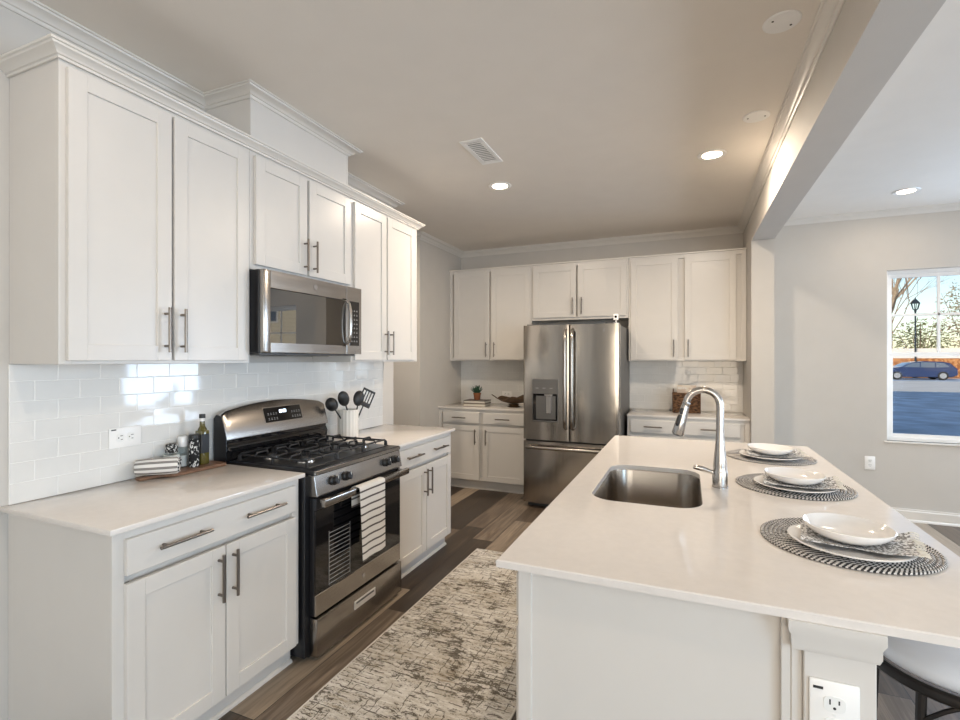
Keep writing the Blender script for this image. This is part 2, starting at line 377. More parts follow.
    def build(s, name, mats, parent=None, loc=(0, 0, 0), rot=(0, 0, 0), angle=32):
        bm = s.bm; bmesh.ops.remove_doubles(bm, verts=bm.verts, dist=1e-6)
        th = math.radians(angle)
        for f in bm.faces: f.smooth = True
        for e in bm.edges:
            if len(e.link_faces) == 2: e.smooth = e.calc_face_angle(0) < th
            else: e.smooth = False
        me = bpy.data.meshes.new(name); bm.to_mesh(me); bm.free()
        for k in (mats if isinstance(mats, (list, tuple)) else [mats]): me.materials.append(M[k] if isinstance(k, str) else k)
        o = bpy.data.objects.new(name, me); COL.objects.link(o); o.location = loc; o.rotation_euler = rot
        if parent: o.parent = parent
        return o
def tag(o, label, cat, group=None, kind=None):
    o['label'] = label; o['category'] = cat
    if group: o['group'] = group
    if kind: o['kind'] = kind
    return o
def struct(o, label=None):
    o['kind'] = 'structure'
    if label: o['label'] = label
    return o
def thing(name, label, cat, loc=(0, 0, 0), rz=0, group=None):
    o = bpy.data.objects.new(name, None); COL.objects.link(o); o.location = loc; o.rotation_euler = (0, 0, rz); o.empty_display_size = .1
    return tag(o, label, cat, group)
def rrect(x0, x1, y0, y1, r, n=6):
    pts = []
    for cx, cy, a0 in ((x1 - r, y1 - r, 0), (x0 + r, y1 - r, 90), (x0 + r, y0 + r, 180), (x1 - r, y0 + r, 270)):
        for k in range(n + 1):
            a = math.radians(a0 + 90 * k / n); pts.append((cx + r * math.cos(a), cy + r * math.sin(a)))
    return pts

# ------------------------------------------------------------------ key dimensions
ZC = 2.80; YB = 5.65; XF = -.32; YD = 5.57; S0, S1, YS = 2.842, 3.018, 4.94; ZB = 2.503
YL, YH = 3.595, 4.606; XR = 6.5; YR = -3.9

# ------------------------------------------------------------------ structure
struct(B().box(-2.6, XR + .2, YR - .2, YB + .2, -.12, 0).build('floor', 'floor'), 'dark grey-brown wood plank floor')
struct(B().box(-2.6, XR + .2, YR - .2, YB + .2, ZC, ZC + .15).build('ceiling', 'ceiling'), 'smooth pale ceiling')
struct(B().box(-.13, 0, YR, YL, 0, ZC).build('wall_left', 'wall'), 'wall behind the range run')
struct(B().box(-2.6, XF, YH, YH + .12, 0, ZC).build('wall_hall', 'wall'))
struct(B().box(-2.6, -2.5, YR, YH, 0, ZC).build('wall_hall_end', 'wall'))
struct(B().box(XF - .12, XF, YH + .12, YB, 0, ZC).build('wall_corner', 'wall'))
struct(B().box(XF - .12, S1, YB, YB + .15, 0, ZC).build('wall_back', 'wall'))
struct(B().box(S0, S1, YS, YB, 0, ZB).build('wall_stub', 'wall'))
struct(B().box(S0, S1, YR, YB, ZB, ZC).build('wall_beam', 'wall'), 'dropped ceiling beam')
# dining far wall with window opening
WX0, WX1, WZ0, WZ1 = 3.995, 4.80, .713, 2.263
b = B(); b.box(S1, WX0, YD, YD + .16, 0, ZC); b.box(WX1, 5.05, YD, YD + .16, 0, ZC); b.box(6.25, XR + .15, YD, YD + .16, 0, ZC)
b.box(5.05, 6.25, YD, YD + .16, 0, WZ0); b.box(5.05, 6.25, YD, YD + .16, WZ1, ZC)
b.box(WX0, WX1, YD, YD + .16, 0, WZ0); b.box(WX0, WX1, YD, YD + .16, WZ1, ZC)
struct(b.build('wall_dining', 'wall'), 'pale dining wall with the window')
# right and rear walls with unseen openings added for the fill lamps
def wall_with_holes(name, fixed, a0, a1, holes, axis):
    b = B(); cur = a0
    def bx(p0, p1, z0, z1):
        if axis == 'y': b.box(fixed, fixed + .15, p0, p1, z0, z1)
        else: b.box(p0, p1, fixed - .15, fixed, z0, z1)
    for h0, h1, z0, z1 in holes:
        bx(cur, h0, 0, ZC); 
        if z0 > 0: bx(h0, h1, 0, z0)
        bx(h0, h1, z1, ZC); cur = h1
    bx(cur, a1, 0, ZC)
    return struct(b.build(name, 'wall'))
wall_with_holes('wall_right', XR, YR, YD, [(-3.0, -.8, .4, 2.3), (.2, 2.8, .4, 2.3)], 'y')
wall_with_holes('wall_rear', YR, -2.6, XR + .15, [(2.0, 5.4, 0.001, 2.35)], 'x')
struct(B().box(-2.6, XR + .2, YR - .2, YB + .25, ZC + .16, 9.6).build('shade_block_upper', 'wall'))  # unseen block added above the house, height set to shade the asphalt

def crown(path, z=ZC, w=.072, h=.048):
    pr = [(0, 0), (w, 0), (w, -h * .14), (w * .88, -h * .16), (w * .84, -h * .30), (w * .74, -h * .33), (w * .52, -h * .46), (w * .36, -h * .64), (w * .32, -h * .74), (w * .20, -h * .77), (w * .16, -h * .92), (w * .10, -h), (0, -h)]
    return B().sweep([(x, y, z) for x, y in path], pr)
# out = right hand of travel.  left wall: travel +Y has right side +X
o = crown([(0, YR), (0, 1.80)]); o.sweep([(0, 2.60, ZC), (0, YL, ZC), (-2.5, YL, ZC)][0:1] + [(0, YL, ZC), (-.13, YL, ZC)], [(0, 0), (.072, 0), (.072, -.007), (.062, -.009), (.058, -.016), (.036, -.024), (.022, -.035), (.010, -.045), (.0, -.048)])
struct(o.build('trim_1', 'trim'), 'crown moulding above the range wall')
struct(crown([(-2.5, YH), (XF, YH), (XF, YB), (S0, YB)], h=.062).build('trim_2', 'trim'), 'crown moulding at the back wall')
o = crown([(S0, YB), (S0, YR)], w=.058, h=.062)
struct(o.build('trim_3', 'trim'), 'crown moulding along the dropped beam')
struct(crown([(S1, YD), (XR, YD), (XR, YR)]).build('trim_4', 'trim'), 'crown moulding in the dining area')
def baseb(path, name, h=.11):
    pr = [(0, 0), (.016, 0), (.016, h - .02), (.010, h - .012), (.010, h), (0, h)]
    q = [(0, 0), (.028, 0), (.026, .012), (.018, .02), (0, .02)]
    b = B().sweep([(x, y, 0) for x, y in path], pr); b.sweep([(x, y, 0) for x, y in path], q)
    return struct(b.build(name, 'trim'))
baseb([(S1, YS), (S1, YD), (XR, YD), (XR, YR)], 'baseboard_dining')
baseb([(-2.5, YH), (XF, YH), (XF, 5.02)], 'baseboard_hall')

# duct chase above the microwave cabinet
b = B().box(0, .315, 1.815, 2.575, 2.512, ZC, .002)
b.box(.309, .3165, 2.562, 2.577, 2.512, ZC - .04, .001)
struct(b.build('wall_soffit', 'paint'), 'boxed duct chase above the microwave cabinet')
struct(crown([(0, 1.815), (.315, 1.815), (.315, 2.575), (0, 2.575)], w=.07, h=.045).build('trim_5', 'trim'), 'crown around the duct chase')

# crown along the left upper cabinets
pr = [(0, 0), (.006, 0), (.008, .008), (.014, .010), (.018, .018), (.030, .026), (.038, .030), (.040, .036), (.046, .038), (.046, .046), (0, .046)]
b = B().sweep([(0, 1.003, 2.497), (.317, 1.003, 2.497), (.317, 3.458, 2.497), (0, 3.458, 2.497)], pr)
b.box(.004, .315, 1.006, 1.80, 2.536, 2.542)
struct(b.build('trim_6', 'trim'), 'crown on top of the left upper cabinets')

# ------------------------------------------------------------------ backsplash of real tiles
def tiles(name, w, z0, z1, par_loc, rz, tw=.1524, th=.0762, hole=None, startz=None, label=None):
    b = B().mat(0).box(0, w, -.0103, -.0005, z0, z1).mat(1)
    rnd = random.Random(w)
    z = z0; row = 0
    while z < z1 - .005:
        zt = min(z + th, z1); x = -(row % 2) * tw / 2
        while x < w:
            a, c = max(x, 0), min(x + tw, w)
            if c - a > .012:
                g = .0009; cx, cz = (a + c) / 2, (z + zt) / 2
                m = Matrix.Translation((cx, -.008, cz)) @ Matrix.Rotation(math.radians(rnd.gauss(0, .22)), 4, 'Z') @ Matrix.Rotation(math.radians(rnd.gauss(0, .22)), 4, 'X')
                hx, hz = (c - a) / 2 - g, (zt - z) / 2 - g
                b.box(-hx, hx, -.0035, .0035, -hz, hz, .0016, m)
            x += tw
        z += th; row += 1
    o = b.build(name, ['grout', 'tile'], loc=par_loc, rot=(0, 0, rz)); return struct(o, label)
tiles('wall_backsplash_left', 2.42, .9145, 1.434, (0.0, 1.0, 0), PI / 2, label='glossy white subway tile behind the range')
tiles('wall_backsplash_back', S0 - XF - .002, .9145, 1.434, (XF + .001, YB, 0), 0, label='white subway tile behind the refrigerator')

# ------------------------------------------------------------------ window 1
def window(name, x0, x1, z0, z1, y, parent_rot=0, grid=True):
    """double hung; interior face toward -y"""
    fr = B(); d = .05; t = .03
    fr.box(x0, x0 + t, y + .05, y + .13, z0, z1, .003); fr.box(x1 - t, x1, y + .05, y + .13, z0, z1, .003)
    fr.box(x0 + t - .002, x1 - t + .002, y + .0505, y + .1295, z1 - t, z1); fr.box(x0 + t - .002, x1 - t + .002, y + .0505, y + .1295, z0, z0 + t)
    o = struct(fr.build(name, 'white_plastic'), 'double hung window in the dining wall')
    zm = (z0 + z1) / 2 + .01
    for k, (a, c, yy) in enumerate(((z0 + t, zm + .012, y + .058), (zm - .012, z1 - t, y + .086))):
        s = B(); w = .032
        s.box(x0 + t, x0 + t + w, yy, yy + .026, a, c, .002); s.box(x1 - t - w, x1 - t, yy, yy + .026, a, c, .002)
        s.box(x0 + t + w - .002, x1 - t - w + .002, yy + .0005, yy + .0255, a, a + w, .0); s.box(x0 + t + w - .002, x1 - t - w + .002, yy + .0005, yy + .0255, c - w, c, .0)
        if k == 1:
            s.box((x0 + x1) / 2 - .011, (x0 + x1) / 2 + .011, yy + .004, yy + .02, a + w, c - w, .002)
            s.box(x0 + t + w, x1 - t - w, yy + .004, yy + .02, (a + c) / 2 - .011, (a + c) / 2 + .011, .002)
        sh = s.build('sash', 'white_plastic', o)
        B().box(x0 + t + w - .004, x1 - t - w + .004, yy + .011, yy + .014, a + w - .004, c - w + .004).build('pane', 'pane', sh)
    return o
window('window_1', WX0, WX1, WZ0, WZ1, YD)
b = B().box(WX0 - .02, WX1 + .02, YD - .012, YD + .05, WZ0 - .018, WZ0, .004)
struct(b.build('trim_7', 'trim'), 'window stool')
# frames added around the fill lamps: unseen side windows and rear doors
for i, (y0, y1) in enumerate(((-3.0, -.8), (.2, 2.8))):
    b = B()
    n = 2
    for k in range(n + 1):
        yy = y0 + (y1 - y0) * k / n; b.box(XR + .04, XR + .10, max(y0, yy - .03), min(y1, yy + .03), .4, 2.3)
    for z in (.4, 1.33, 2.25): b.box(XR + .04, XR + .10, y0, y1, z, z + .05)
    struct(b.build('window_%d' % (i + 2), 'white_plastic'))
b = B()
for x in (5.05, 5.63, 6.20): b.box(x, x + .05, YD + .06, YD + .12, WZ0, WZ1)
for z in (WZ0, 1.48, WZ1 - .05): b.box(5.05, 6.25, YD + .06, YD + .12, z, z + .05)
struct(b.build('window_4', 'white_plastic'))  # unseen window frame added around the dining fill lamp
b = B()
for x in (2.0, 3.13, 4.26, 5.34): b.box(x, x + .06, YR - .1, YR - .04, .001, 2.35)
b.box(2.0, 5.4, YR - .1, YR - .04, .001, .07); b.box(2.0, 5.4, YR - .1, YR - .04, 2.29, 2.35)
struct(b.build('added_door_1', 'white_plastic'))

# ------------------------------------------------------------------ cabinet parts (local: x along, -y is the front, z up)
def shaker(b, x0, x1, z0, z1, yf, t=.019, rail=.060, rec=.008):
    # yf: front plane y (negative); slab from yf to yf+t
    b.box(x0, x0 + rail, yf, yf + t, z0, z1, .0016); b.box(x1 - rail, x1, yf, yf + t, z0, z1, .0016)
    b.box(x0 + rail - .001, x1 - rail + .001, yf + .0002, yf + t, z1 - rail, z1, .0012); b.box(x0 + rail - .001, x1 - rail + .001, yf + .0002, yf + t, z0, z0 + rail, .0012)
    b.box(x0 + rail - .003, x1 - rail + .003, yf + rec, yf + t - .002, z0 + rail - .003, z1 - rail + .003)
    return b
def pull(parent, c, L, vert, yf, r=.006, off=.03):
    b = B(); cx, cz = c; y = yf - off
    if vert:
        b.cyl((cx, y, cz - L / 2), (cx, y, cz + L / 2), r, seg=12)
        for s in (-1, 1): b.cyl((cx, yf + .001, cz + s * L * .36), (cx, y, cz + s * L * .36), r * .85, seg=10)
    else:
        b.cyl((cx - L / 2, y, cz), (cx + L / 2, y, cz), r, seg=12)
        for s in (-1, 1): b.cyl((cx + s * L * .36, yf + .001, cz), (cx + s * L * .36, y, cz), r * .85, seg=10)
    return b.build('handle', 'nickel', parent)
def cabinet(name, label, loc, rz, w, d, z0, z1, doors=(), drawers=(), toe=False, fw=.038, group=None, dep_back=0.0, plain_drawer=True, cat='cabinet'):
    """doors: (x0,x1,z0,z1,handle(cx,cz,len)); drawers: (x0,x1,z0,z1,[(cx,cz)...])"""
    t = thing(name, label, cat, loc, rz, group)
    b = B(); zb = z0
    b.box(0, w, -d + .019, -dep_back - .002, zb, z1, .001)                  # carcass
    # face frame
    b.box(0, fw, -d, -d + .02, zb, z1, .001); b.box(w - fw, w, -d, -d + .02, zb, z1, .001)
    b.box(fw, w - fw, -d + .0003, -d + .02, z1 - fw, z1, .001); b.box(fw, w - fw, -d + .0003, -d + .02, zb, zb + fw, .001)
    b.build('body', 'paint', t)
    if toe:
        q = B().box(.0, w, -d + .05, -d + .065, 0.0, z0, .001); q.sweep([(w, -d + .05, 0), (0, -d + .05, 0)][::-1], [(0, 0), (.014, 0), (.012, .010), (.004, .016), (0, .016)])
        q.box(0, w, -d + .065, -.02, .001, z0 - .001)
        q.build('toe_kick', 'paint', t)
    for x0, x1, a, c, h in doors:
        dd = shaker(B(), x0, x1, a, c, -d - .0195).build('door', 'paint', t)
        if h: pull(dd, (h[0], h[1]), h[2], True, -d - .0195)
    for x0, x1, a, c, hs in drawers:
        dd = B().box(x0, x1, -d - .0195, -d - .0005, a, c, .002).build('drawer', 'paint', t)
        for h in hs: pull(dd, (h[0], h[1]), h[2], False, -d - .0195)
    return t
HP = PI / 2
# left uppers
UG = 'upper cabinets on the range wall'
cabinet('upper_cabinet', 'tall white two-door wall cabinet at the near left, beside the bare wall', (0, 1.004, 0), HP, .807, .312, 1.436, 2.505,
        doors=[(.020, .394, 1.449, 2.478, (.365, 1.575, .185)), (.406, .782, 1.449, 2.478, (.435, 1.575, .185))], group=UG)
cabinet('upper_cabinet', 'short white wall cabinet directly above the microwave', (0, 1.812, 0), HP, .797, .312, 1.906, 2.505,
        doors=[(.023, .383, 1.930, 2.478, (.359, 2.04, .18)), (.401, .776, 1.930, 2.478, (.433, 2.04, .18))], group=UG)
cabinet('upper_cabinet', 'white wall cabinet between the microwave and the hall opening', (0, 2.610, 0), HP, .845, .312, 1.436, 2.505,
        doors=[(.022, .385, 1.449, 2.478, (.362, 1.57, .17)), (.400, .790, 1.449, 2.478, (.430, 1.57, .17))], group=UG)
# left bases
BG = 'base cabinets on the range wall'
zd = (.11, .715); zr = (.742, .862)
cabinet('base_cabinet', 'white base cabinet at the near left with one wide drawer over two doors', (0, 1.0, 0), HP, .825, .612, .10, .8935,
        doors=[(.035, .408, *zd, (.376, .60, .185)), (.414, .792, *zd, (.441, .60, .185))], drawers=[(.035, .792, *zr, [(.228, .806, .20), (.594, .806, .21)])], toe=True, group=BG)
cabinet('base_cabinet', 'white base cabinet past the range, beside the hall opening', (0, 2.640, 0), HP, .82, .612, .10, .8935,
        doors=[(.030, .400, *zd, (.368, .60, .185)), (.406, .785, *zd, (.433, .60, .185))], drawers=[(.030, .785, *zr, [(.218, .806, .20), (.584, .806, .20)])], toe=True, group=BG)
# back wall uppers (local x = world X - XF)
FG = 'wall cabinets on the back wall'
def X(v): return v - XF
yb = YB - .002
cabinet('upper_cabinet', 'tall white wall cabinet left of the refrigerator, above the plant', (XF + .002, yb, 0), 0, X(.705), .325, 1.436, 2.505,
        doors=[(X(-.255), X(.198), 1.449, 2.475, (X(.165), 1.565, .17)), (X(.222), X(.69), 1.449, 2.475, (X(.265), 1.565, .17))], group=FG)
cabinet('upper_cabinet', 'short white wall cabinet above the refrigerator', (.71, yb, 0), 0, 1.045, .325, 1.885, 2.505,
        doors=[(.018, .500, 1.912, 2.475, (.465, 2.03, .18)), (.520, 1.025, 1.912, 2.475, (.562, 2.03, .18))], group=FG)
cabinet('upper_cabinet', 'tall white wall cabinet right of the refrigerator, above the basket', (1.757, yb, 0), 0, S0 - 1.757 - .002, .325, 1.436, 2.505,
        doors=[(.020, .475, 1.449, 2.475, (.438, 1.565, .17)), (.537, .995, 1.449, 2.475, (.572, 1.565, .17))], group=FG)
b = B().box(XF + .002, S0 - .001, YB - .342, YB - .002, 2.5055, 2.520, .001)
struct(b.build('trim_8', 'trim'), 'flat top moulding of the back wall cabinets')
# back wall bases
FB = 'base cabinets on the back wall'
cabinet('base_cabinet', 'white base cabinet left of the refrigerator with two drawers and two doors', (XF + .002, yb, 0), 0, 1.065, .612, .10, .8935,
        doors=[(X(-.255), X(.19), *zd, (X(.150), .595, .17)), (X(.235), X(.725), *zd, (X(.278), .595, .17))],
        drawers=[(X(-.255), X(.19), *zr, [(X(-.045), .80, .165)]), (X(.235), X(.725), *zr, [(X(.475), .80, .165)])], toe=True, group=FB)
cabinet('base_cabinet', 'white base cabinet right of the refrigerator, behind the island faucet', (1.775, yb, 0), 0, S0 - 1.775 - .002, .612, .10, .8935,
        doors=[(.03, .475, *zd, (.438, .595, .17)), (.515, .985, *zd, (.56, .595, .17))],
        drawers=[(.03, .475, *zr, [(.24, .803, .165)]), (.515, .985, *zr, [(.74, .803, .165)])], toe=True, group=FB)

# countertops
def slab(name, label, x0, x1, y0, y1, group='white quartz countertops', z0=.894, z1=.914, hole=None, cat='countertop'):
    if hole is None:
        o = B().box(x0, x1, y0, y1, z0, z1, .003, seg=2).build(name, 'quartz')
    else:
        outer = [(x0, y0), (x1, y0), (x1, y1), (x0, y1)]; b = bmesh.new(); r = .003
        def loop(pts, z): return [b.verts.new((x, y, z)) for x, y in pts]
        for z in (z1, z0):
            ins = [(x0 + r, y0 + r), (x1 - r, y0 + r), (x1 - r, y1 - r), (x0 + r, y1 - r)] if z == z1 else outer
            A = loop(ins, z); H = loop(hole, z)
            ed = [b.edges.new((A[i], A[(i + 1) % len(A)])) for i in range(len(A))] + [b.edges.new((H[i], H[(i + 1) % len(H)])) for i in range(len(H))]
            bmesh.ops.triangle_fill(b, use_beauty=True, edges=ed)
            if z == z1: A1, H1 = A, H
            else: A0, H0 = A, H
        Am = loop(outer, z1 - r)
        for P, Q in ((A1, Am), (Am, A0), (H1, H0)):
            n = len(P)
            for i in range(n): b.faces.new((P[i], P[(i + 1) % n], Q[(i + 1) % n], Q[i]))
        bmesh.ops.recalc_face_normals(b, faces=b.faces)
        bb = B(); bb._merge(b); o = bb.build(name, 'quartz')
    return tag(o, label, cat, group)
slab('countertop', 'white countertop at the near left holding the cutting board', .0005, .648, .974, 1.832)
slab('countertop', 'white countertop past the range holding the utensil crock', .0005, .648, 2.636, 3.475)
slab('countertop', 'white countertop left of the refrigerator under the plant', XF + .001, .775, YB - .635, YB - .0005)
slab('countertop', 'white countertop right of the refrigerator under the basket', 1.773, S0 - .001, YB - .635, YB - .0005)

# ------------------------------------------------------------------ island
IX0, IX1, IY0, IY1 = 1.846, 3.009, 1.239, 3.596
SX0, SX1, SY0, SY1 = 1.965, 2.374, 1.925, 2.610
hole = rrect(SX0, SX1, SY0, SY1, .10, 10)
slab('island_countertop', 'large white island countertop with the sink cut-out and place settings', IX0, IX1, IY0, IY1, group=None, hole=hole)
isl = thing('island_cabinet', 'white kitchen island base with an outlet pilaster at its near end', 'kitchen island', (1.902, 1.27, 0))
b = B(); Wd, Ln = .627, IY1 - 1.27 - .04
# hollow shell so the basin hangs inside
b.box(0.0, .019, .02, Ln, .10, .8935, .001)                              # aisle side frame
b.box(.019, Wd, 0.004, .022, 0, .8935, .001)                             # near end panel
b.box(.019, Wd, Ln - .02, Ln, .0, .8935, .001)
b.box(Wd - .02, Wd, .022, Ln - .02, 0, .8935, .001)
b.box(.07, .085, .022, Ln - .02, 0, .10)
b.box(-.003, .034, -.004, .022, .0, .8935, .0015)                      # corner stile
b.box(.040, .60, -.0005, .006, .0, .012)
b.build('body', 'paint', isl)
b = B(); b.box(.628, .650, -.012, .15, 0, .8935, .002)                     # filler strip
b.box(.650, .778, -.022, .15, 0, .8935, .002)
b.sweep([(.634, .15, .828), (.634, -.022, .828), (.778, -.022, .828), (.778, .15, .828)][::1], [(0, 0), (.004, 0), (.008, .012), (.008, .03), (.014, .044), (.014, .0655), (0, .0655)])
b.box(.610, .628, -.010, .1, 0, .8935, .001)
b.build('pilaster', 'paint', isl)
# aisle doors and false drawer fronts (front faces -X)
fronts = [(.03, .55), (.57, 1.03), (1.05, 1.50), (1.52, 2.22)]
for i, (y0, y1) in enumerate(fronts):
    m = Matrix.Rotation(-HP, 4, 'Z')
    # local x -> -y ; build directly in island frame instead
    b = B(); 
    for (a, c, u, v) in ((y0, y0 + .06, .11, .715), (y1 - .06, y1, .11, .715)): b.box(-.0195, -.0005, a, c, u, v, .0015)
    b.box(-.019, -.0005, y0 + .059, y1 - .059, .655, .715, .001); b.box(-.019, -.0005, y0 + .059, y1 - .059, .11, .17, .001)
    b.box(-.011, -.002, y0 + .057, y1 - .057, .167, .658)
    dr = b.build('door', 'paint', isl)
    hy = y1 - .03 if i % 2 == 0 else y0 + .03
    h = B().cyl((-.05, hy, .51), (-.05, hy, .69), .006, seg=12)
    for s in (.535, .665): h.cyl((-.019, hy, s), (-.05, hy, s), .005, seg=8)
    h.build('handle', 'nickel', dr)
    dw = B().box(-.0195, -.0005, y0, y1, .742, .862, .002).build('drawer', 'paint', isl)
    h = B().cyl((-.05, (y0 + y1) / 2 - .1, .802), (-.05, (y0 + y1) / 2 + .1, .802), .006, seg=12)
    for s in (-.07, .07): h.cyl((-.019, (y0 + y1) / 2 + s, .802), (-.05, (y0 + y1) / 2 + s, .802), .005, seg=8)
    h.build('handle', 'nickel', dw)

# sink
b = B(); rings = []
bm = bmesh.new()
prof = [(-.02, .8925), (.000, .8925), (.002, .886), (.006, .74), (.018, .702), (.05, .690), (.10, .688)]
prev = None
for ins, z in prof:
    r = max(.10 - ins * .5, .03)
    L_ = [bm.verts.new((x, y, z)) for x, y in rrect(SX0 + ins, SX1 - ins, SY0 + ins, SY1 - ins, r, 10)]
    if prev:
        for i in range(len(L_)): bm.faces.new((prev[i], prev[(i + 1) % len(L_)], L_[(i + 1) % len(L_)], L_[i]))
    prev = L_
cv = bm.verts.new(((SX0 + SX1) / 2, (SY0 + SY1) / 2, .684))
for i in range(len(prev)): bm.faces.new((prev[i], prev[(i + 1) % len(prev)], cv))
bmesh.ops.recalc_face_normals(bm, faces=bm.faces)
for f in bm.faces: f.normal_flip()
bmesh.ops.solidify(bm, geom=bm.faces[:], thickness=.0015)
b._merge(bm)
sink = b.build('sink', 'steel_sink', angle=50)
tag(sink, 'stainless steel undermount sink set in the island top', 'sink')
cx, cy = (SX0 + SX1) / 2, (SY0 + SY1) / 2
B().lathe([(.0, .002), (.02, .002), (.022, .004), (.043, .006), (.045, .001), (.045, -.004)], (cx, cy, .686), 28).build('drain', 'chrome', sink)

# faucet
fa = thing('faucet', 'brushed steel gooseneck pull-down faucet on the island', 'faucet', (2.448, 2.31, .914))
b = B().lathe([(0, 0), (.031, 0), (.031, .006), (.0295, .008), (.0295, .062), (.028, .068), (.026, .075), (.027, .09), (.024, .12), (.018, .18), (.0155, .23), (.0155, .244)], seg=28)
b.build('body', 'chrome', fa)
pts = [(0, 0, .240), (0, 0, .30)]; R = .066; cxx = -R; zc = .342
for k in range(0, 22):
    a = math.radians(k * 8.0); pts.append((cxx + R * math.cos(a), 0, zc + R * math.sin(a) * 1.02))
b = B().tube(pts, .0148, 14); spout = b.build('spout', 'chrome', fa, angle=60)
e = Vector(pts[-1]); d = (Vector(pts[-1]) - Vector(pts[-2])).normalized(); d = Vector((-.25, 0, -1)).normalized()
b = B().tube([e + d * .0, e + d * .004, e + d * .006, e + d * .02, e + d * .09, e + d * .142, e + d * .148], [.0155, .0165, .0155, .0165, .0215, .0255, .0235], 20)
hd = b.build('spray_head', 'chrome', fa)
B().tube([e + d * .147, e + d * .151], .019, 18).build('nozzle', 'plastic_black', hd)
side = Vector((-.5, -.86, 0)).normalized()
for s, hh, w in ((.040, .011, .0075), (.082, .024, .0085)):
    p = e + d * s + side * (.0150 + s * .068)
    q = B(); q.tube([p - d * hh, p - d * hh * .6 + side * .0035, p + d * hh * .6 + side * .0045, p + d * hh + side * .001], [w * .6, w, w, w * .6], 10, flat=1); q.build('button', 'plastic_black', hd)

b = B().tube([(-.022, -.004, .058), (-.032, -.006, .062), (-.06, -.012, .072), (-.085, -.016, .079), (-.104, -.019, .080)], [.011, .009, .0105, .0115, .007], 14, flat=1.0)
b.build('lever', 'chrome', fa)

# ------------------------------------------------------------------ range (local frame: origin at wall, x along Y, -y toward room)
rg = thing('gas_range', 'stainless gas range with black cooktop between the left countertops', 'range', (0, 1.864, 0), HP)
RW = .758
b = B().box(-.026, RW, -.638, -.03, .02, .893, .003)
b.box(-.02, RW, -.07, -.03, .89, 1.03)
for x in (.05, RW - .09):
    for y in (-.56, -.1): b.cyl((x + .02, y, 0), (x + .02, y, .03), .018)
b.build('body', 'black', rg)
b = B().box(0, RW, -.672, -.03, .893, .918, .005, seg=2); b.box(.028, RW - .028, -.61, -.115, .916, .9215, .002)
b.build('cooktop', 'black', rg)
b = B().box(.0, RW, -.679, -.668, .895, .914, .002)
b.build('cooktop_trim', 'steel_h', rg)
# backguard
def face_y(z): return -.118 + (z - 1.045) * (.047 / .15)
def bgtop(u): return 1.212 - .040 * (2 * u - 1) ** 2 - (.010 if u in (0, 1) else 0)
b = B(); n = 24
bm = bmesh.new(); F = []; K = []
for i in range(n + 1):
    u = i / n; x = -.022 + u * (RW + .022); zt = bgtop(u)
    F.append([bm.verts.new((x, y, z)) for y, z in ((face_y(1.045) , 1.033), (face_y(1.045), 1.045), (face_y(zt - .008), zt - .008), (face_y(zt) + .006, zt), (-.045, zt), (-.025, zt - .02), (-.025, 1.02), (-.10, 1.025))])
for i in range(n):
    for k in range(8): bm.faces.new((F[i][k], F[i + 1][k], F[i + 1][(k + 1) % 8], F[i][(k + 1) % 8]))
bm.faces.new(F[0]); bm.faces.new(F[-1][::-1]); bmesh.ops.recalc_face_normals(bm, faces=bm.faces); b._merge(bm)
bgd = b.build('backguard', 'steel_h', rg)
b = B().box(-.018, RW - .002, -.106, -.05, .915, 1.034, .004); b.prism([(-.106, .915), (-.118, .985), (-.118, .99), (-.106, 1.01)], 0, -.016, RW - .004)
b.build('backguard_base', 'black_gloss', rg)
zt0 = bgtop(0)
B().prism([(-.112, .90), (face_y(1.045), 1.04), (face_y(zt0 - .008) + .001, zt0 - .008), (-.045, zt0), (-.026, zt0 - .02), (-.026, .90)], 0, -.0245, -.0215).build('side_cap', 'black', rg)
def slanted(b, x0, x1, z0, z1, out, th=.003):
    b.prism([(face_y(z0) - out, z0), (face_y(z1) - out, z1), (face_y(z1) - out + th, z1), (face_y(z0) - out + th, z0)], 0, x0, x1)
q = B(); slanted(q, .250, .538, 1.090, 1.172, .002); dsp = q.build('display', 'black_gloss', bgd)
q = B(); slanted(q, .246, .542, 1.086, 1.176, .0008); q.build('display_bezel', 'chrome', bgd)
q = B()
for dx in (0, .013, .030, .043):    # clock digits
    for (a, c, z0, z1) in ((.378, .3855, 1.138, 1.1395), (.378, .3855, 1.146, 1.1475), (.378, .3795, 1.139, 1.1545), (.3845, .386, 1.139, 1.1545), (.378, .3855, 1.1535, 1.155)):
        slanted(q, a + dx - .014, c + dx - .014, z0, z1, .0035, .001)
q.build('clock_digits', 'led', dsp)
for xs in ((.272, .292, .312, .332), (.455, .475, .495, .515)):
    q = B()
    for r in range(2):
        for x in xs:
            z = 1.103 + r * .028; slanted(q, x, x + .010, z, z + .0025, .0035, .001); slanted(q, x + .002, x + .008, z + .007, z + .011, .0035, .001)
    q.build('key_print', 'grey_print', dsp)
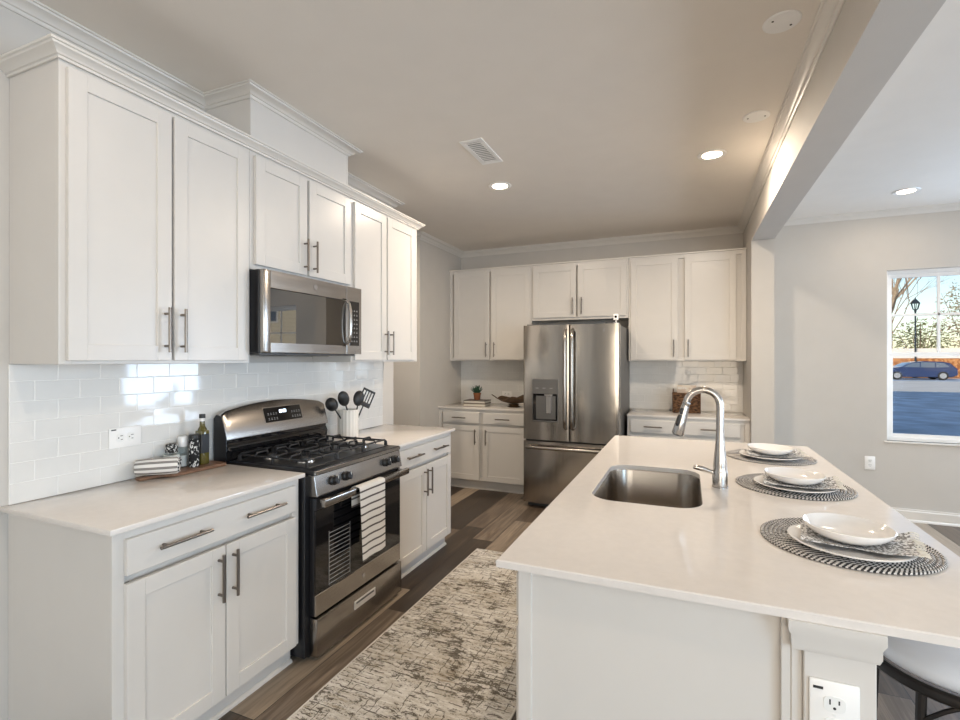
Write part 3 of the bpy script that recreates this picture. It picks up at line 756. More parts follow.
# grates and burners
for gx0, gx1 in ((.035, .262), (.268, .494), (.500, .727)):
    q = B(); y0, y1 = -.600, -.135; z = .955; r = .0052
    q.tube([(gx0, y0, .922), (gx0, y0 + .004, z - .01), (gx0 + .01, y0 + .01, z), (gx1 - .01, y0 + .01, z), (gx1, y0 + .004, z - .01), (gx1, y0, .922)], r, 8)
    q.tube([(gx0, y1, .922), (gx0, y1 - .004, z - .01), (gx0 + .01, y1 - .01, z), (gx1 - .01, y1 - .01, z), (gx1, y1 - .004, z - .01), (gx1, y1, .922)], r, 8)
    q.tube([(gx0 + .004, y0 + .008, z - .004), (gx0 + .004, y1 - .008, z - .004)], r, 8); q.tube([(gx1 - .004, y0 + .008, z - .004), (gx1 - .004, y1 - .008, z - .004)], r, 8)
    ym = (y0 + y1) / 2; xm = (gx0 + gx1) / 2
    q.tube([(gx0, ym, z), (gx1, ym, z)], r, 8)
    for yc in ((y0 + ym) / 2, (y1 + ym) / 2):
        for sx in (-1, 1):
            e0 = xm + sx * (gx1 - gx0) / 2; q.tube([(e0, yc, .945), (e0 - sx * .015, yc, .966), (xm + sx * .035, yc, .966), (xm + sx * .028, yc, .948)], r, 8)
        for sy in (-1, 1): q.tube([(xm, yc + sy * .115, .950), (xm, yc + sy * .10, .966), (xm, yc + sy * .035, .966), (xm, yc + sy * .028, .948)], r, 8)
    for fx in (gx0 + .004, gx1 - .004):
        for fy in (y0 + .01, ym, y1 - .01): q.cyl((fx, fy, .921), (fx, fy, z - .002), .006, seg=8)
    q.build('grate', 'iron', rg)
for bx_, by_, br in ((.148, -.484, .046), (.148, -.25, .040), (.381, -.367, .036), (.614, -.484, .050), (.614, -.25, .038)):
    q = B().lathe([(0, .012), (br * .7, .012), (br, .010), (br * 1.05, .0), ], (bx_, by_, .9215), 24)
    bu = q.build('burner', 'chrome', rg)
    B().lathe([(0, .012), (br * .62, .012), (br * .66, .009), (br * .66, 0)], (bx_, by_, .9335), 24).build('burner_cap', 'iron', bu)
# control panel, slanted
b = B().prism([(-.672, .893), (-.690, .800), (-.690, .792), (-.635, .792), (-.635, .893)], 0, .0, RW, bev=.002)
cp = b.build('control_panel', 'steel_h', rg)
for kx in (.126, .226, .592, .684):
    m = Matrix.Translation((kx, -.682, .847)) @ Matrix.Rotation(math.radians(90 - 11), 4, 'X')
    q = B().lathe([(.0235, -.002), (.0245, 0), (.0245, .008), (.020, .012), (.0185, .030), (.016, .032), (0, .032)], mtx=m, seg=24)
    q.box(-.0055, .0055, -.0195, .0195, .012, .036, .002, mtx=m)
    kn = q.build('knob', 'plastic_black', cp)
    B().box(-.001, .001, .004, .018, .0362, .0368, mtx=m).build('knob_mark', 'white_print', kn)
b = B()
for k in range(7): b.box(.12 + k * .076, .18 + k * .076, -.668, -.655, .784, .789)
b.build('vent_slots', 'slot', rg)
# oven door: frame, window glass, bottom band
b = B().box(0.003, RW - .003, -.668, -.640, .215, .785, .003).build('door_core', 'black', rg)
b = B(); b.box(.003, RW - .003, -.680, -.668, .215, .318, .003); b.build('door_band', 'steel_h', rg)
B().box(.003, RW - .003, -.680, -.668, .726, .785, .003).build('door_band', 'black', rg)
b = B().box(.003, RW - .003, -.6785, -.668, .318, .726, .001); b.build('door_glass', 'black_gloss', rg)
# rack reflection painted as thin grey strips on the door glass
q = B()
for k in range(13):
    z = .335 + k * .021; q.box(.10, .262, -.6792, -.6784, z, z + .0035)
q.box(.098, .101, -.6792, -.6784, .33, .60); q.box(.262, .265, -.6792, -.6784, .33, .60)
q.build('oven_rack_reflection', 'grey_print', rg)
# handle, wide flat bar
b = B()
b.box(-.010, RW - .004, -.748, -.722, .752, .788, .006, seg=2)
for x in (.02, RW - .06): b.box(x, x + .04, -.735, -.68, .760, .782, .003)
b.build('door_handle', 'steel_h', rg)
def emblem(parent, c, r, axis, out, mk='grey_print', name='round_emblem'):
    # disc with a ring and a looping monogram; axis 'y' faces -y local
    m = Matrix.Translation(c) @ Matrix.Rotation(PI / 2, 4, 'X')
    q = B().lathe([(0, out), (r, out), (r, 0)], mtx=m, seg=24)
    e_ = q.build(name, 'chrome', parent)
    q = B(); q.tube([(r * .84 * math.cos(k * PI / 12), r * .84 * math.sin(k * PI / 12), out) for k in range(24)], r * .05, 6, closed=True, mtx=m)
    q.tube([(r * (-.05 + .38 * math.cos(a)), r * (.10 + .32 * math.sin(a)), out) for a in [math.radians(40 + k * 22) for k in range(15)]], r * .06, 6, mtx=m)
    q.tube([(r * (.18 + .26 * math.cos(a)), r * (-.05 + .42 * math.sin(a)), out) for a in [math.radians(60 + k * 20) for k in range(14)]], r * .06, 6, mtx=m)
    q.build('monogram', mk, e_)
emblem(rg, (.381, -.680, .266), .014, 'y', .0015)
# storage drawer
b = B()
b.box(.003, RW - .003, -.690, -.640, .022, .205, .004, seg=2)
dr = b.build('storage_drawer', 'steel_h', rg)
q = B().box(.285, .475, -.6925, -.689, .120, .165, .003); q.build('pull_recess', 'satin_light', dr)
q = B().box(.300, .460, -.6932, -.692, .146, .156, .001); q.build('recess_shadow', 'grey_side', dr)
b = B().box(.02, RW - .02, -.62, -.60, .0, .03); b.build('kick_plate', 'slot', rg)

# towel over the handle (in range frame coordinates turned to world by its own root)
tw0, tw1 = 2.100, 2.330
def towel(u, v):
    # u along width, v along length: back flap -> over bar -> front flap
    y = tw0 + (tw1 - tw0) * u; L_ = v
    if L_ < .25: X_, Z_ = .7085 , .68 + (L_ / .25) * .103
    elif L_ < .40:
        a = PI * (L_ - .25) / .15; X_, Z_ = .735 - math.cos(a) * .0265 * 1.0, .785 + math.sin(a) * .008
    else:
        t_ = (L_ - .40) / .60; X_, Z_ = .7615 + .006 * t_, .785 - t_ * .385
    wob = math.sin(u * 9 + 1) * .004 * min(1, abs(L_ - .33) * 2.5) if L_ > .4 else 0
    y += (u - .5) * -.03 * max(0, L_ - .4) + (.010 * max(0, L_ - .4))
    return (X_ + max(wob, -.002) + .0015, y, Z_ + (.012 * u if L_ > .98 else 0))
o = B().grid(towel, 14, 44, thick=.0025).build('dish_towel', 'towel', angle=80)
tag(o, 'white dish towel with thin black stripes over the oven handle', 'towel')

# ------------------------------------------------------------------ microwave
mw = thing('microwave', 'stainless over-the-range microwave under the short wall cabinet', 'microwave', (0, 1.8145, 1.487), HP)
MW, MH = .787, .414
b = B().box(0, MW, -.372, -.004, 0, MH, .003); b.build('case', 'black', mw)
b = B().box(.012, MW - .012, -.36, -.03, -.012, .0, .003); b.box(.25, .60, -.30, -.1, -.016, -.010, .002); b.build('base_vents', 'grey_side', mw)
b = B()   # door shell: bowed front with glass recess, ring of steel around the window
dx1 = .640
b.box(0.0, .048, -.402, -.372, 0, MH, .007, seg=3); b.box(.600, dx1, -.402, -.372, .045, .335)
b.box(.047, dx1, -.402, -.372, .325, MH, .002); b.box(.047, dx1, -.402, -.372, 0, .052, .002)
b.build('door', 'steel_h', mw)
B().prism([(.040, -.3985), (.622, -.4090), (.624, -.385), (.040, -.385)], 2, .050, .322).build('door_window', 'mirror_glass', mw)
b = B().box(dx1 + .002, MW, -.402, -.372, 0, MH, .001); kp = b.build('control_side', 'steel_h', mw)
q = B().box(.667, .764, -.4035, -.40, .050, .327, .002); pad = q.build('keypad', 'black_gloss', kp)
q = B()
for r in range(8):
    for c_ in range(3):
        x, z = .682 + c_ * .025, .075 + r * .027; q.box(x, x + .011, -.4042, -.4034, z, z + .004); q.box(x + .003, x + .008, -.4042, -.4034, z + .007, z + .0095)
q.build('key_print', 'grey_print', pad)
b = B().tube([(.634, -.404, .062), (.634, -.424, .075), (.634, -.434, .12), (.634, -.437, .19), (.634, -.434, .26), (.634, -.424, .305), (.634, -.404, .318)], [.009, .010, .0105, .0105, .0105, .010, .009], 14)
b.build('handle', 'chrome', mw, angle=60)
emblem(mw, (.366, -.402, .370), .016, 'y', .0015)

# ------------------------------------------------------------------ refrigerator
fx0, fx1 = .828, 1.748; FW = fx1 - fx0; FY = 4.64
fr = thing('refrigerator', 'stainless french-door refrigerator with bottom freezer at the back wall', 'refrigerator', (fx0, FY, 0))
b = B().box(.004, FW - .004, .075, .90, .03, 1.775, .004); b.box(.02, FW - .02, .10, .85, .0, .03)
b.build('case', 'grey_side', fr)
def fdoor(x0, x1, z0, z1, t=.072, bul=.010):
    # gently rounded front
    n = 14; poly = [(x0, t)]
    r = .012
    poly += [(x0, r)] + [(x0 + r * (1 - math.cos(a)), r * (1 - math.sin(a))) for a in (PI / 6, PI / 3, PI / 2)]
    for i in range(1, n):
        u = i / n; poly.append((x0 + r + (x1 - x0 - 2 * r) * u, -bul * (1 - (2 * u - 1) ** 2)))
    poly += [(x1 - r * (1 - math.cos(a)), r * (1 - math.sin(a))) for a in (PI / 2, PI / 3, PI / 6)] + [(x1, r), (x1, t)]
    return B().prism(poly, 2, z0, z1)
dl = fdoor(.0, FW / 2 - .003, .672, 1.785).build('door', 'steel_v', fr, angle=25)
drr = fdoor(FW / 2 + .003, FW, .672, 1.785).build('door', 'steel_v', fr, angle=25)
dz = fdoor(.0, FW, .055, .655).build('freezer_drawer', 'steel_v', fr, angle=25)
for o_, xs in ((dl, .426), (drr, .492)):
    q = B().tube([(xs, -.006, .79), (xs, -.050, .81), (xs, -.058, .90), (xs, -.060, 1.27), (xs, -.058, 1.62), (xs, -.050, 1.715), (xs, -.006, 1.735)], [.014, .016, .017, .017, .017, .016, .014], 14)
    q.build('handle', 'steel_h', o_, angle=60)
q = B().tube([(.04, -.004, .600), (.05, -.052, .600), (.15, -.062, .602), (.46, -.066, .603), (.77, -.062, .602), (.87, -.052, .600), (.88, -.004, .600)], [.013, .015, .017, .017, .017, .015, .013], 14)
q.build('handle', 'steel_h', dz, angle=60)
# dispenser
q = B().box(.096, .352, -.0155, .0, .845, 1.262, .004); dp = q.build('dispenser', 'grey_steel', dl)
q = B().box(.104, .344, -.0170, -.014, .862, 1.120, .002); q.build('dispenser_recess', 'black_gloss', dp)
q = B().box(.136, .330, -.0180, -.0165, .876, 1.100, .001); q.build('recess_back', 'grey_steel', dp)
q = B().box(.235, .290, -.030, -.015, .93, 1.105, .005); q.box(.22, .305, -.035, -.016, 1.095, 1.118, .003); q.build('dispenser_paddle', 'chrome', dp)
q = B()
for k in range(3): q.box(.13 + k * .07, .16 + k * .07, -.0163, -.0154, 1.17, 1.178)
q.build('dispenser_keys', 'grey_print', dp)
for x in (.03, FW - .13): B().box(x, x + .10, .02, .12, 1.777, 1.797, .004).build('hinge_cover', 'grey_side', fr)
m_ = B().lathe([(0, .003), (.019, .003), (.019, 0)], mtx=Matrix.Translation((.775, -.0055, 1.725)) @ Matrix.Rotation(PI / 2, 4, 'X'), seg=20).build('round_emblem', 'chrome', drr)
# small white clip camera on top of the refrigerator
cl = thing('mini_camera', 'tiny white gadget with a black lens on top of the refrigerator', 'camera', (fx0 + FW - .035, FY + .03, 1.786))
b = B().lathe([(0, 0), (.022, 0), (.022, .004), (.006, .008), (.005, .03)], seg=16); b.box(-.022, .022, -.012, .012, .028, .088, .008, seg=2); b.build('housing', 'white_plastic', cl)
B().lathe([(0, .003), (.011, .003), (.011, 0)], mtx=Matrix.Translation((0, -.012, .060)) @ Matrix.Rotation(PI / 2, 4, 'X') , seg=16).build('lens', 'black_gloss', cl)

# ------------------------------------------------------------------ outlets
def outlet(label, loc, rz, horiz=False, sc=1.0, group=None):
    t = thing('outlet', label, 'outlet', loc, rz, group)
    m = Matrix.Rotation(PI / 2, 4, 'Y') if horiz else Matrix.Identity(4)
    B().box(-.040 * sc, .040 * sc, -.0055, 0, -.062 * sc, .062 * sc, .0035, m, seg=2).build('cover_plate', 'white_plastic', t)
    q = B()
    for s in (-1, 1):
        q.prism([(x * sc, z * sc + s * .0205 * sc) for x, z in rrect(-.0175, .0175, -.0145, .0145, .010, 4)], 1, -.0068, -.005, m)
    q.cyl((0, -.0063, 0), (0, -.005, 0), .003, mtx=m)
    q.build('socket', 'white_print', t)
    q = B()
    for s in (-1, 1):
        c = s * .0205 * sc
        q.box(-.0085 * sc, -.006 * sc, -.0072, -.006, c - .001, c + .009 * sc, 0, m); q.box(.006 * sc, .0085 * sc, -.0072, -.006, c + .001, c + .0085 * sc, 0, m)
        q.cyl(m @ Vector((0, -.0072, c - .007 * sc)) if False else (0, -.0072, c - .007 * sc), (0, -.006, c - .007 * sc), .0026 * sc, seg=10, mtx=m)
    q.build('slots', 'slot', t)
    return t
t = outlet('white outlet lying sideways on the tile left of the range', (.0122, 1.405, 1.108), HP, True, 1.1)
q = B().box(-.060, -.040, -.0064, -.005, .034, .039); q.build('tiny_marking', 'slot', t)
t = outlet('white outlet on the island pilaster under the near countertop edge', (2.606, 1.2478, .705), 0, False, 1.12)
q = B().box(-.038, -.020, -.0064, -.005, .050, .0555); q.build('tiny_marking', 'slot', t)
outlet('white outlet low on the dining wall below the window', (3.868, YD - .0005, .50), 0, False)
outlet('white outlet lying sideways on the tile left of the refrigerator', (.30, YB - .0122, 1.03), 0, True)

# ------------------------------------------------------------------ ceiling fixtures
def can(label, x, y, power=17):
    t = thing('recessed_light', label, 'ceiling light', (x, y, ZC), 0, 'recessed ceiling lights')
    B().lathe([(.058, -.002), (.062, -.006), (.085, -.006), (.090, -.001), (.058, -.0005)], seg=36).build('trim_ring', 'white_plastic', t)
    B().lathe([(0, -.0035), (.059, -.0035), (.059, -.001)], seg=32).build('lens', 'lamp', t)
    l = light('recessed_light_glow', 'AREA', (x, y, ZC - .009), power, (1, .84, .66), (0, 0, 0), .11, .11); l.data.shape = 'DISK'
    return t
can('lit recessed light in the kitchen ceiling near the air vent', .981, 3.577, 12)
can('lit recessed light in the kitchen ceiling beside the beam', 2.47, 3.572, 17)
can('lit recessed light in the dining ceiling', 3.934, 4.95, 2.5)
for x, y in ((.98, .7), (2.47, .7), (.98, -1.9), (4.6, 1.2), (4.6, -1.8), (-.95, 3.75)):
    can('lit recessed light outside the picture', x, y, 3 if x > 0 else 13)
def plate(label, x, y, r, rz=0):
    t = thing('blank_cover', label, 'ceiling cover', (x, y, ZC), rz, 'round blank ceiling covers')
    B().lathe([(0, -.006), (r * .94, -.006), (r, -.003), (r, 0)], seg=36).build('disc', 'white_plastic', t)
    for s in (-1, 1): B().cyl((s * r * .62, 0, -.0075), (s * r * .62, 0, -.005), .0045, seg=10).build('screw', 'slot', t)
plate('round white blank cover nearest the camera beside the beam', 2.668, 2.275, .068, .6)
plate('round white blank cover farther along the ceiling beside the beam', 2.673, 3.105, .068)
vt = thing('air_vent', 'white rectangular air register in the kitchen ceiling', 'vent', (1.094, 2.944, ZC))
b = B(); 
for a in ((-.075, .075, -.19, -.155), (-.075, .075, .155, .19), (-.075, -.045, -.155, .155), (.045, .075, -.155, .155)): b.box(a[0], a[1], a[2], a[3], -.007, 0, .002)
b.build('frame', 'white_plastic', vt)
b = B()
for k in range(12):
    y = -.148 + k * .0258; b.box(-.045, .045, y, y + .012, -.006, -.0045, 0, Matrix.Identity(4))
b.build('louvres', 'white_plastic', vt)
B().box(-.045, .045, -.155, .155, -.0018, -.0008).build('duct', 'grey_print', vt)

# ------------------------------------------------------------------ rug
rugx0, rugx1, rugy0, rugy1 = .843, 1.665, .75, 3.455
b = B().box(rugx0, rugx1, rugy0, rugy1, .0, .009, .002)
rug = b.build('runner_rug', 'rug'); tag(rug, 'distressed cream and brown runner rug in the aisle', 'rug')
b = B().tube([(rugx0, rugy0, .0055), (rugx0, rugy1, .0055), (rugx1, rugy1, .0055), (rugx1, rugy0, .0055)], .0052, 8, closed=True); b.build('binding', 'rug_edge', rug)

# ------------------------------------------------------------------ place settings
def setting(x, y, which, rot):
    mt = B()
    R = .222; n = int(R / .0115)
    for i in range(n):
        r = (i + .5) * .0115; seg = max(12, int(r * 260)); mt.tube([(r * math.cos(k * 2 * PI / seg), r * math.sin(k * 2 * PI / seg), .0035) for k in range(seg)], .0058, 6, closed=True, flat=.6)
    o = mt.build('placemat', 'braid', loc=(x, y, .9145), rot=(0, 0, rot), angle=80)
    tag(o, 'round black and white braided placemat ' + which, 'placemat', 'braided placemats on the island')
    pl = B().lathe([(0, .004), (.085, .004), (.092, .003), (.10, .006), (.142, .019), (.147, .0205), (.1485, .0235), (.145, .0245), (.138, .0225), (.102, .0105), (.092, .0085), (0, .0085)], seg=56)
    o = pl.build('dinner_plate', 'ceramic', loc=(x - .005, y - .055, .9185)); tag(o, 'white dinner plate ' + which, 'plate', 'white dinner plates on the island')
    # napkin draped over the plate, under the bowl
    rnd = random.Random(which)
    def nap(u, v):
        a = .255 * (u - .5); c = .125 * (v - .5) * (1 + .5 * abs(u - .5) * 2)
        z = .0165 + .012 * (2 * u - 1) ** 2 + .004 * math.sin(v * 11 + u * 3) * (.35 + abs(u - .5) * 1.6)
        if u > .72: z += (u - .72) * .025 * (1 + math.sin(v * 13))
        return (a, c, z)
    o = B().grid(nap, 28, 16, thick=.002).build('napkin', 'napkin', loc=(x + .010, y - .052, .9195), rot=(0, 0, -.20 + rot * .2), angle=80)
    tag(o, 'folded grey patterned napkin under the bowl ' + which, 'napkin', 'patterned napkins on the island')
    q = B()
    for k in range(26):
        v = k / 25; p = nap(1.0, v); q.tube([(p[0] - .003, p[1], p[2]), (p[0] + .009, p[1] + rnd.uniform(-.003, .003), p[2] + .002), (p[0] + .020, p[1] + rnd.uniform(-.006, .006), p[2] - .002)], .0018, 5)
    q.build('fringe', 'cork', o)
    bo = B().lathe([(0, 0), (.066, 0), (.074, .002), (.095, .014), (.107, .027), (.110, .034), (.1075, .0355), (.102, .029), (.094, .018), (.070, .0065), (0, .005)], seg=56)
    o = bo.build('bowl', 'ceramic', loc=(x - .003, y - .030, .9430), rot=(0, math.radians(1), 0)); tag(o, 'shallow white bowl on the napkin ' + which, 'bowl', 'white bowls on the island')
setting(2.748, 1.745, 'nearest the camera', 0)
setting(2.735, 2.44, 'in the middle of the island row', .5)
setting(2.737, 3.115, 'at the far end of the island', 1.1)

# ------------------------------------------------------------------ stool
st = thing('bar_stool', 'round bar stool with white seat and dark metal frame under the island overhang', 'stool', (3.025, 1.80, 0))
B().lathe([(0, .605), (.19, .605), (.205, .615), (.212, .635), (.205, .658), (.17, .672), (.0, .678)], seg=48).build('seat', 'cloth_white', st, angle=60)
b = B().tube([(.212 * math.cos(k * PI / 24), .212 * math.sin(k * PI / 24), .592) for k in range(48)], .0135, 10, closed=True, flat=1.2)
b.build('seat_ring', 'stool_metal', st, angle=60)
for a in (45, 135, 225, 315):
    c, s = math.cos(math.radians(a + 3)), math.sin(math.radians(a + 3))
    B().tube([(.20 * c, .20 * s, .590), (.212 * c, .212 * s, .3), (.235 * c, .235 * s, 0)], [.0125, .0115, .0105], 10).build('leg', 'stool_metal', st)
    B().tube([(.165 * c - .09 * s, .165 * s + .09 * c, .585), (.20 * c - .05 * s, .20 * s + .05 * c, .555), (.208 * c, .208 * s, .50)], .006, 8).build('brace', 'stool_metal', st)
B().tube([(.222 * math.cos(k * PI / 24), .222 * math.sin(k * PI / 24), .19) for k in range(48)], .008, 8, closed=True).build('foot_ring', 'stool_metal', st)

# ------------------------------------------------------------------ left counter items
cb = B(); 
poly = rrect(-.0, .36, -.075, .075, .02, 4)
m = Matrix.Identity(4)
pts = [(-.11, -.018), (-.115, 0), (-.11, .018), (-.03, .02), (-.005, .05), (.01, .068), (.03, .069), (.265, .069), (.28, .060), (.285, .045), (.285, -.045), (.28, -.060), (.265, -.069), (.03, -.069), (.01, -.068), (-.005, -.05), (-.03, -.02)]
cb.prism(pts, 2, 0, .015, bev=.003)
o = cb.build('cutting_board', 'walnut', loc=(.084, 1.528, .9145), rot=(0, 0, math.radians(86.5)))
tag(o, 'small dark wood paddle board against the tile', 'cutting board')
ZT = .9300
# rolled towel: spiral roll
rl = thing('rolled_towel', 'rolled grey and white striped towel lying across the board', 'towel', (.108, 1.488, ZT + .0385), math.radians(44))
b = B(); n = 40
b.tube([(-.085, 0, 0), (-.082, 0, 0), (-.04, 0, 0), (.04, 0, 0), (.078, 0, 0), (.083, 0, 0)], [.028, .033, .037, .038, .037, .033], 28)
b.build('cloth', 'roll', rl, angle=60)
b = B()
def spiral(u, v):
    a = u * 2 * PI * 3.2; r = .004 + .030 * u; return (.080 + v * .008 + .002 * math.sin(a * 2), r * math.cos(a), r * math.sin(a))
b.grid(spiral, 90, 2, thick=.0022); b.build('cloth_end', 'roll_end', rl, angle=80)
# salt jar
t = thing('salt_jar', 'square glass jar of white salt with a dark dotted lid', 'jar', (.060, 1.587, ZT))
B().box(-.028, .028, -.028, .028, .0, .080, .004).build('glass', 'jar', t)
B().box(-.0250, .0250, -.0250, .0250, .003, .070, .003).build('salt', 'salt', t)
B().lathe([(0, .122), (.024, .122), (.026, .118), (.026, .081), (0, .080)], seg=24).build('lid', 'lid_dots', t)
t = thing('glass_grinder', 'tall clear glass shaker between the salt jar and the black canister', 'shaker', (.048, 1.652, ZT))
B().lathe([(0, 0), (.021, 0), (.022, .003), (.019, .09), (.021, .095), (.021, .097), (0, .097)], seg=24).build('glass', 'jar', t)
B().lathe([(0, .003), (.018, .003), (.016, .055), (0, .055)], seg=20).build('contents', 'salt', t)
B().lathe([(0, .150), (.021, .149), (.024, .14), (.021, .098), (0, .098)], seg=24).build('cap', 'ceramic', t)
t = thing('spice_canister', 'black canister with white lettering in front of the oil bottle', 'canister', (.100, 1.672, ZT))
B().lathe([(0, 0), (.0225, 0), (.023, .002), (.023, .138), (0, .138)], seg=28).build('body', 'label_black', t)
B().lathe([(0, .158), (.021, .158), (.0235, .154), (.0235, .139), (0, .139)], seg=28).build('lid', 'plastic_black', t)
t = thing('oil_bottle', 'slim square bottle of olive oil with a black label beside the range', 'bottle', (.085, 1.728, ZT))
b = B().box(-.023, .023, -.023, .023, 0, .170, .005, seg=2); b.lathe([(.022, .169), (.019, .178), (.0125, .19), (.0115, .215), (0, .215)], seg=20); b.build('bottle_glass', 'oil', t)
B().box(-.0237, .0237, -.0237, .0237, .055, .155, .004).build('label', 'plastic_black', t)
B().lathe([(0, .215), (.0135, .215), (.0135, .230), (0, .230)], seg=20).build('neck_band', 'ceramic', t)
B().lathe([(0, .250), (.0135, .250), (.0145, .247), (.0145, .2305), (0, .2305)], seg=20).build('cap', 'plastic_black', t)

# ------------------------------------------------------------------ utensil crock
CX, CY = .165, 2.772
t = thing('utensil_crock', 'cream fluted ceramic crock beside the range', 'crock', (CX, CY, .9145))
wv = lambda u: .018 * math.cos(u * 2 * PI * 18)
B().lathe([(0, 0), (.064, 0), (.068, .004), (.070, .188), (.071, .193), (.067, .195), (.064, .191), (.062, .02), (0, .018)], seg=108, wave=wv).build('pot', 'crock', t)
def uten(name, label, dx, dy, tip, head):
    r0 = Vector((CX + dx, CY + dy, .9145 + .025)); tp = Vector(tip)
    t = thing(name, label, name.replace('_', ' '), tuple(r0))
    B().tube([(0, 0, 0), tuple((tp - r0) * .5 + Vector((0, 0, .004))), tuple(tp - r0)], [.005, .006, .0045], 8).build('shaft', 'plastic_black', t)
    d = (tp - r0).normalized(); s = Vector((.55, .83, 0)).normalized(); s = (s - d * s.dot(d)).normalized(); nrm = d.cross(s)
    mx = Matrix((( s.x, d.x, nrm.x, tp.x - r0.x), (s.y, d.y, nrm.y, tp.y - r0.y), (s.z, d.z, nrm.z, tp.z - r0.z), (0, 0, 0, 1))) @ Matrix.Scale(1.28, 4)
    b = B()
    if head == 'turner':
        b.box(-.037, -.029, .0, .095, -.002, .002, .0015, mx); b.box(.029, .037, .0, .095, -.002, .002, .0015, mx)
        b.box(-.037, .037, .083, .095, -.002, .002, .0015, mx); b.box(-.037, .037, -.004, .022, -.002, .002, .0015, mx)
        for k in (-.0155, 0, .0155): b.box(k - .0028, k + .0028, .02, .085, -.0018, .0018, 0, mx)
    elif head == 'spoon':
        b.lathe([(0, -.004), (.020, -.001), (.029, .006), (.0305, .009), (.028, .0085), (.018, .002), (0, .0)], mtx=mx @ Matrix.Translation((0, .038, -.004)), sy=1.4, seg=24)
    else:
        b.lathe([(0, -.018), (.015, -.015), (.027, -.004), (.032, .008), (.030, .008), (.025, -.002), (.014, -.012), (0, -.015)], mtx=mx @ Matrix.Translation((0, .03, .0)), sy=1.25, seg=24)
    b.build('head', 'plastic_black', t, angle=50)
uten('slotted_turner', 'black slotted turner standing highest in the crock', .02, .01, (CX + .050, CY + .105, 1.128), 'turner')
uten('serving_spoon', 'black spoon in the crock in front of the turner', .035, .0, (CX + .045, CY + .048, 1.135), 'spoon')
uten('ladle', 'black ladle in the crock leaning toward the range', .01, .01, (CX - .020, CY - .112, 1.118), 'ladle')
uten('solid_spoon', 'black spoon in the crock leaning left in front of the ladle', .03, .03, (CX + .022, CY - .052, 1.142), 'spoon')

# ------------------------------------------------------------------ far counter items
def book(label, loc, rz, w, d, h, cov, title=False):
    t = thing('book', label, 'book', loc, rz, 'books under the plant')
    b = B().box(-w / 2, w / 2, -d / 2, d / 2, 0, .007, .001); b.box(-w / 2, w / 2, -d / 2, d / 2, h - .008, h, .001); b.box(-w / 2, -w / 2 + .004, -d / 2, d / 2, 0, h, .001)
    b.build('cover', cov, t); B().box(-w / 2 + .004, w / 2 - .006, -d / 2 + .005, d / 2 - .005, .007, h - .008).build('pages', 'cork', t)
book('lower of the two stacked books under the potted succulent', (.075, 5.24, .9145), .06, .27, .20, .034, 'book_brown')
book('upper of the two stacked books under the potted succulent', (.080, 5.24, .9490), .0, .265, .195, .036, 'book_dark')
pt = thing('potted_succulent', 'small green succulent in a terracotta pot on the books', 'plant', (.078, 5.235, .9855))
B().lathe([(0, 0), (.031, 0), (.034, .004), (.041, .062), (.045, .062), (.046, .080), (.041, .081), (.039, .066), (0, .066)], seg=32).build('pot', 'terracotta', pt)
B().lathe([(0, .0), (.0385, .0), (.0385, -.004)], (0, 0, .070), 20).build('soil', 'soil', pt)
rnd = random.Random(3); b = B()
for k in range(34):
    a = k * 2.4; el = math.radians(88 - 58 * (k / 34) + rnd.uniform(-6, 6)); L_ = .078 + .030 * rnd.random() - .015 * (k / 34)
    dx, dy, dzz = math.cos(a) * math.cos(el), math.sin(a) * math.cos(el), math.sin(el)
    s0 = Vector((math.cos(a) * .006, math.sin(a) * .006, .066)); dd = Vector((dx, dy, dzz))
    b.tube([s0, s0 + dd * L_ * .4, s0 + dd * L_ * .8 + Vector((0, 0, .004)), s0 + dd * L_ + Vector((0, 0, .008))], [.005, .0105, .008, .001], 6, flat=.5)
b.build('leaves', 'leaf', pt)
# dark decorative bowl with wavy pointed rim
def driftbowl(u, v):
    a = u * 2 * PI; r = .03 + .15 * v
    tri = abs(((a * 5 / (2 * PI) + .15) % 1) * 2 - 1); tri2 = abs(((a * 3 / (2 * PI) + .4) % 1) * 2 - 1)
    wav = (.050 * (tri - .45) + .035 * (tri2 - .5)) * v * v; r *= 1 + .28 * (tri - .4) * v
    return (r * 1.30 * math.cos(a), r * .75 * math.sin(a), .040 + .060 * v ** 1.6 + wav)
b = B().grid(driftbowl, 60, 10, thick=.008)
b.lathe([(0, 0), (.07, 0), (.075, .006), (.05, .016), (.06, .034), (0, .034)], seg=24)
o = b.build('decorative_bowl', 'bark_bowl', loc=(.510, 5.28, .9145), angle=60); tag(o, 'dark carved wood bowl with a jagged rim beside the refrigerator', 'bowl')
# wicker basket with a magazine
t = thing('wicker_basket', 'woven brown magazine basket on the counter right of the refrigerator', 'basket', (2.31, 5.42, .9145), .05)
b = B()
hx, hy, H_ = .125, .06, .185
for k in range(13):
    z = .008 + k * .0142
    p = rrect(-hx, hx, -hy, hy, .03, 5); L_ = len(p)
    b.tube([(x * (1 + .00 * k), y + .003 * math.sin(i * 2.2 + k * PI), z) for i, (x, y) in enumerate(p)], .0085, 6, closed=True)
b.prism(rrect(-hx + .004, hx - .004, -hy + .004, hy - .004, .025, 4), 2, 0.0, .01)
for x in (-hx, -.04, .04, hx):
    for y in (-hy - .002,): b.cyl((x, y, .0), (x, y, .195), .006, seg=8)
b.tube([(x, y, .192) for x, y in rrect(-hx, hx, -hy, hy, .03, 5)], .010, 8, closed=True)
b.tube([(-hx, 0, .19), (-hx + .002, 0, .22), (-hx + .002, .0, .24)], .006, 8)
b.build('weave', 'wicker', t)
t = thing('magazine', 'magazine with a pale photo cover standing in the woven basket', 'magazine', (2.315, 5.405, .928), .05)
m = Matrix.Rotation(math.radians(-6), 4, 'X')
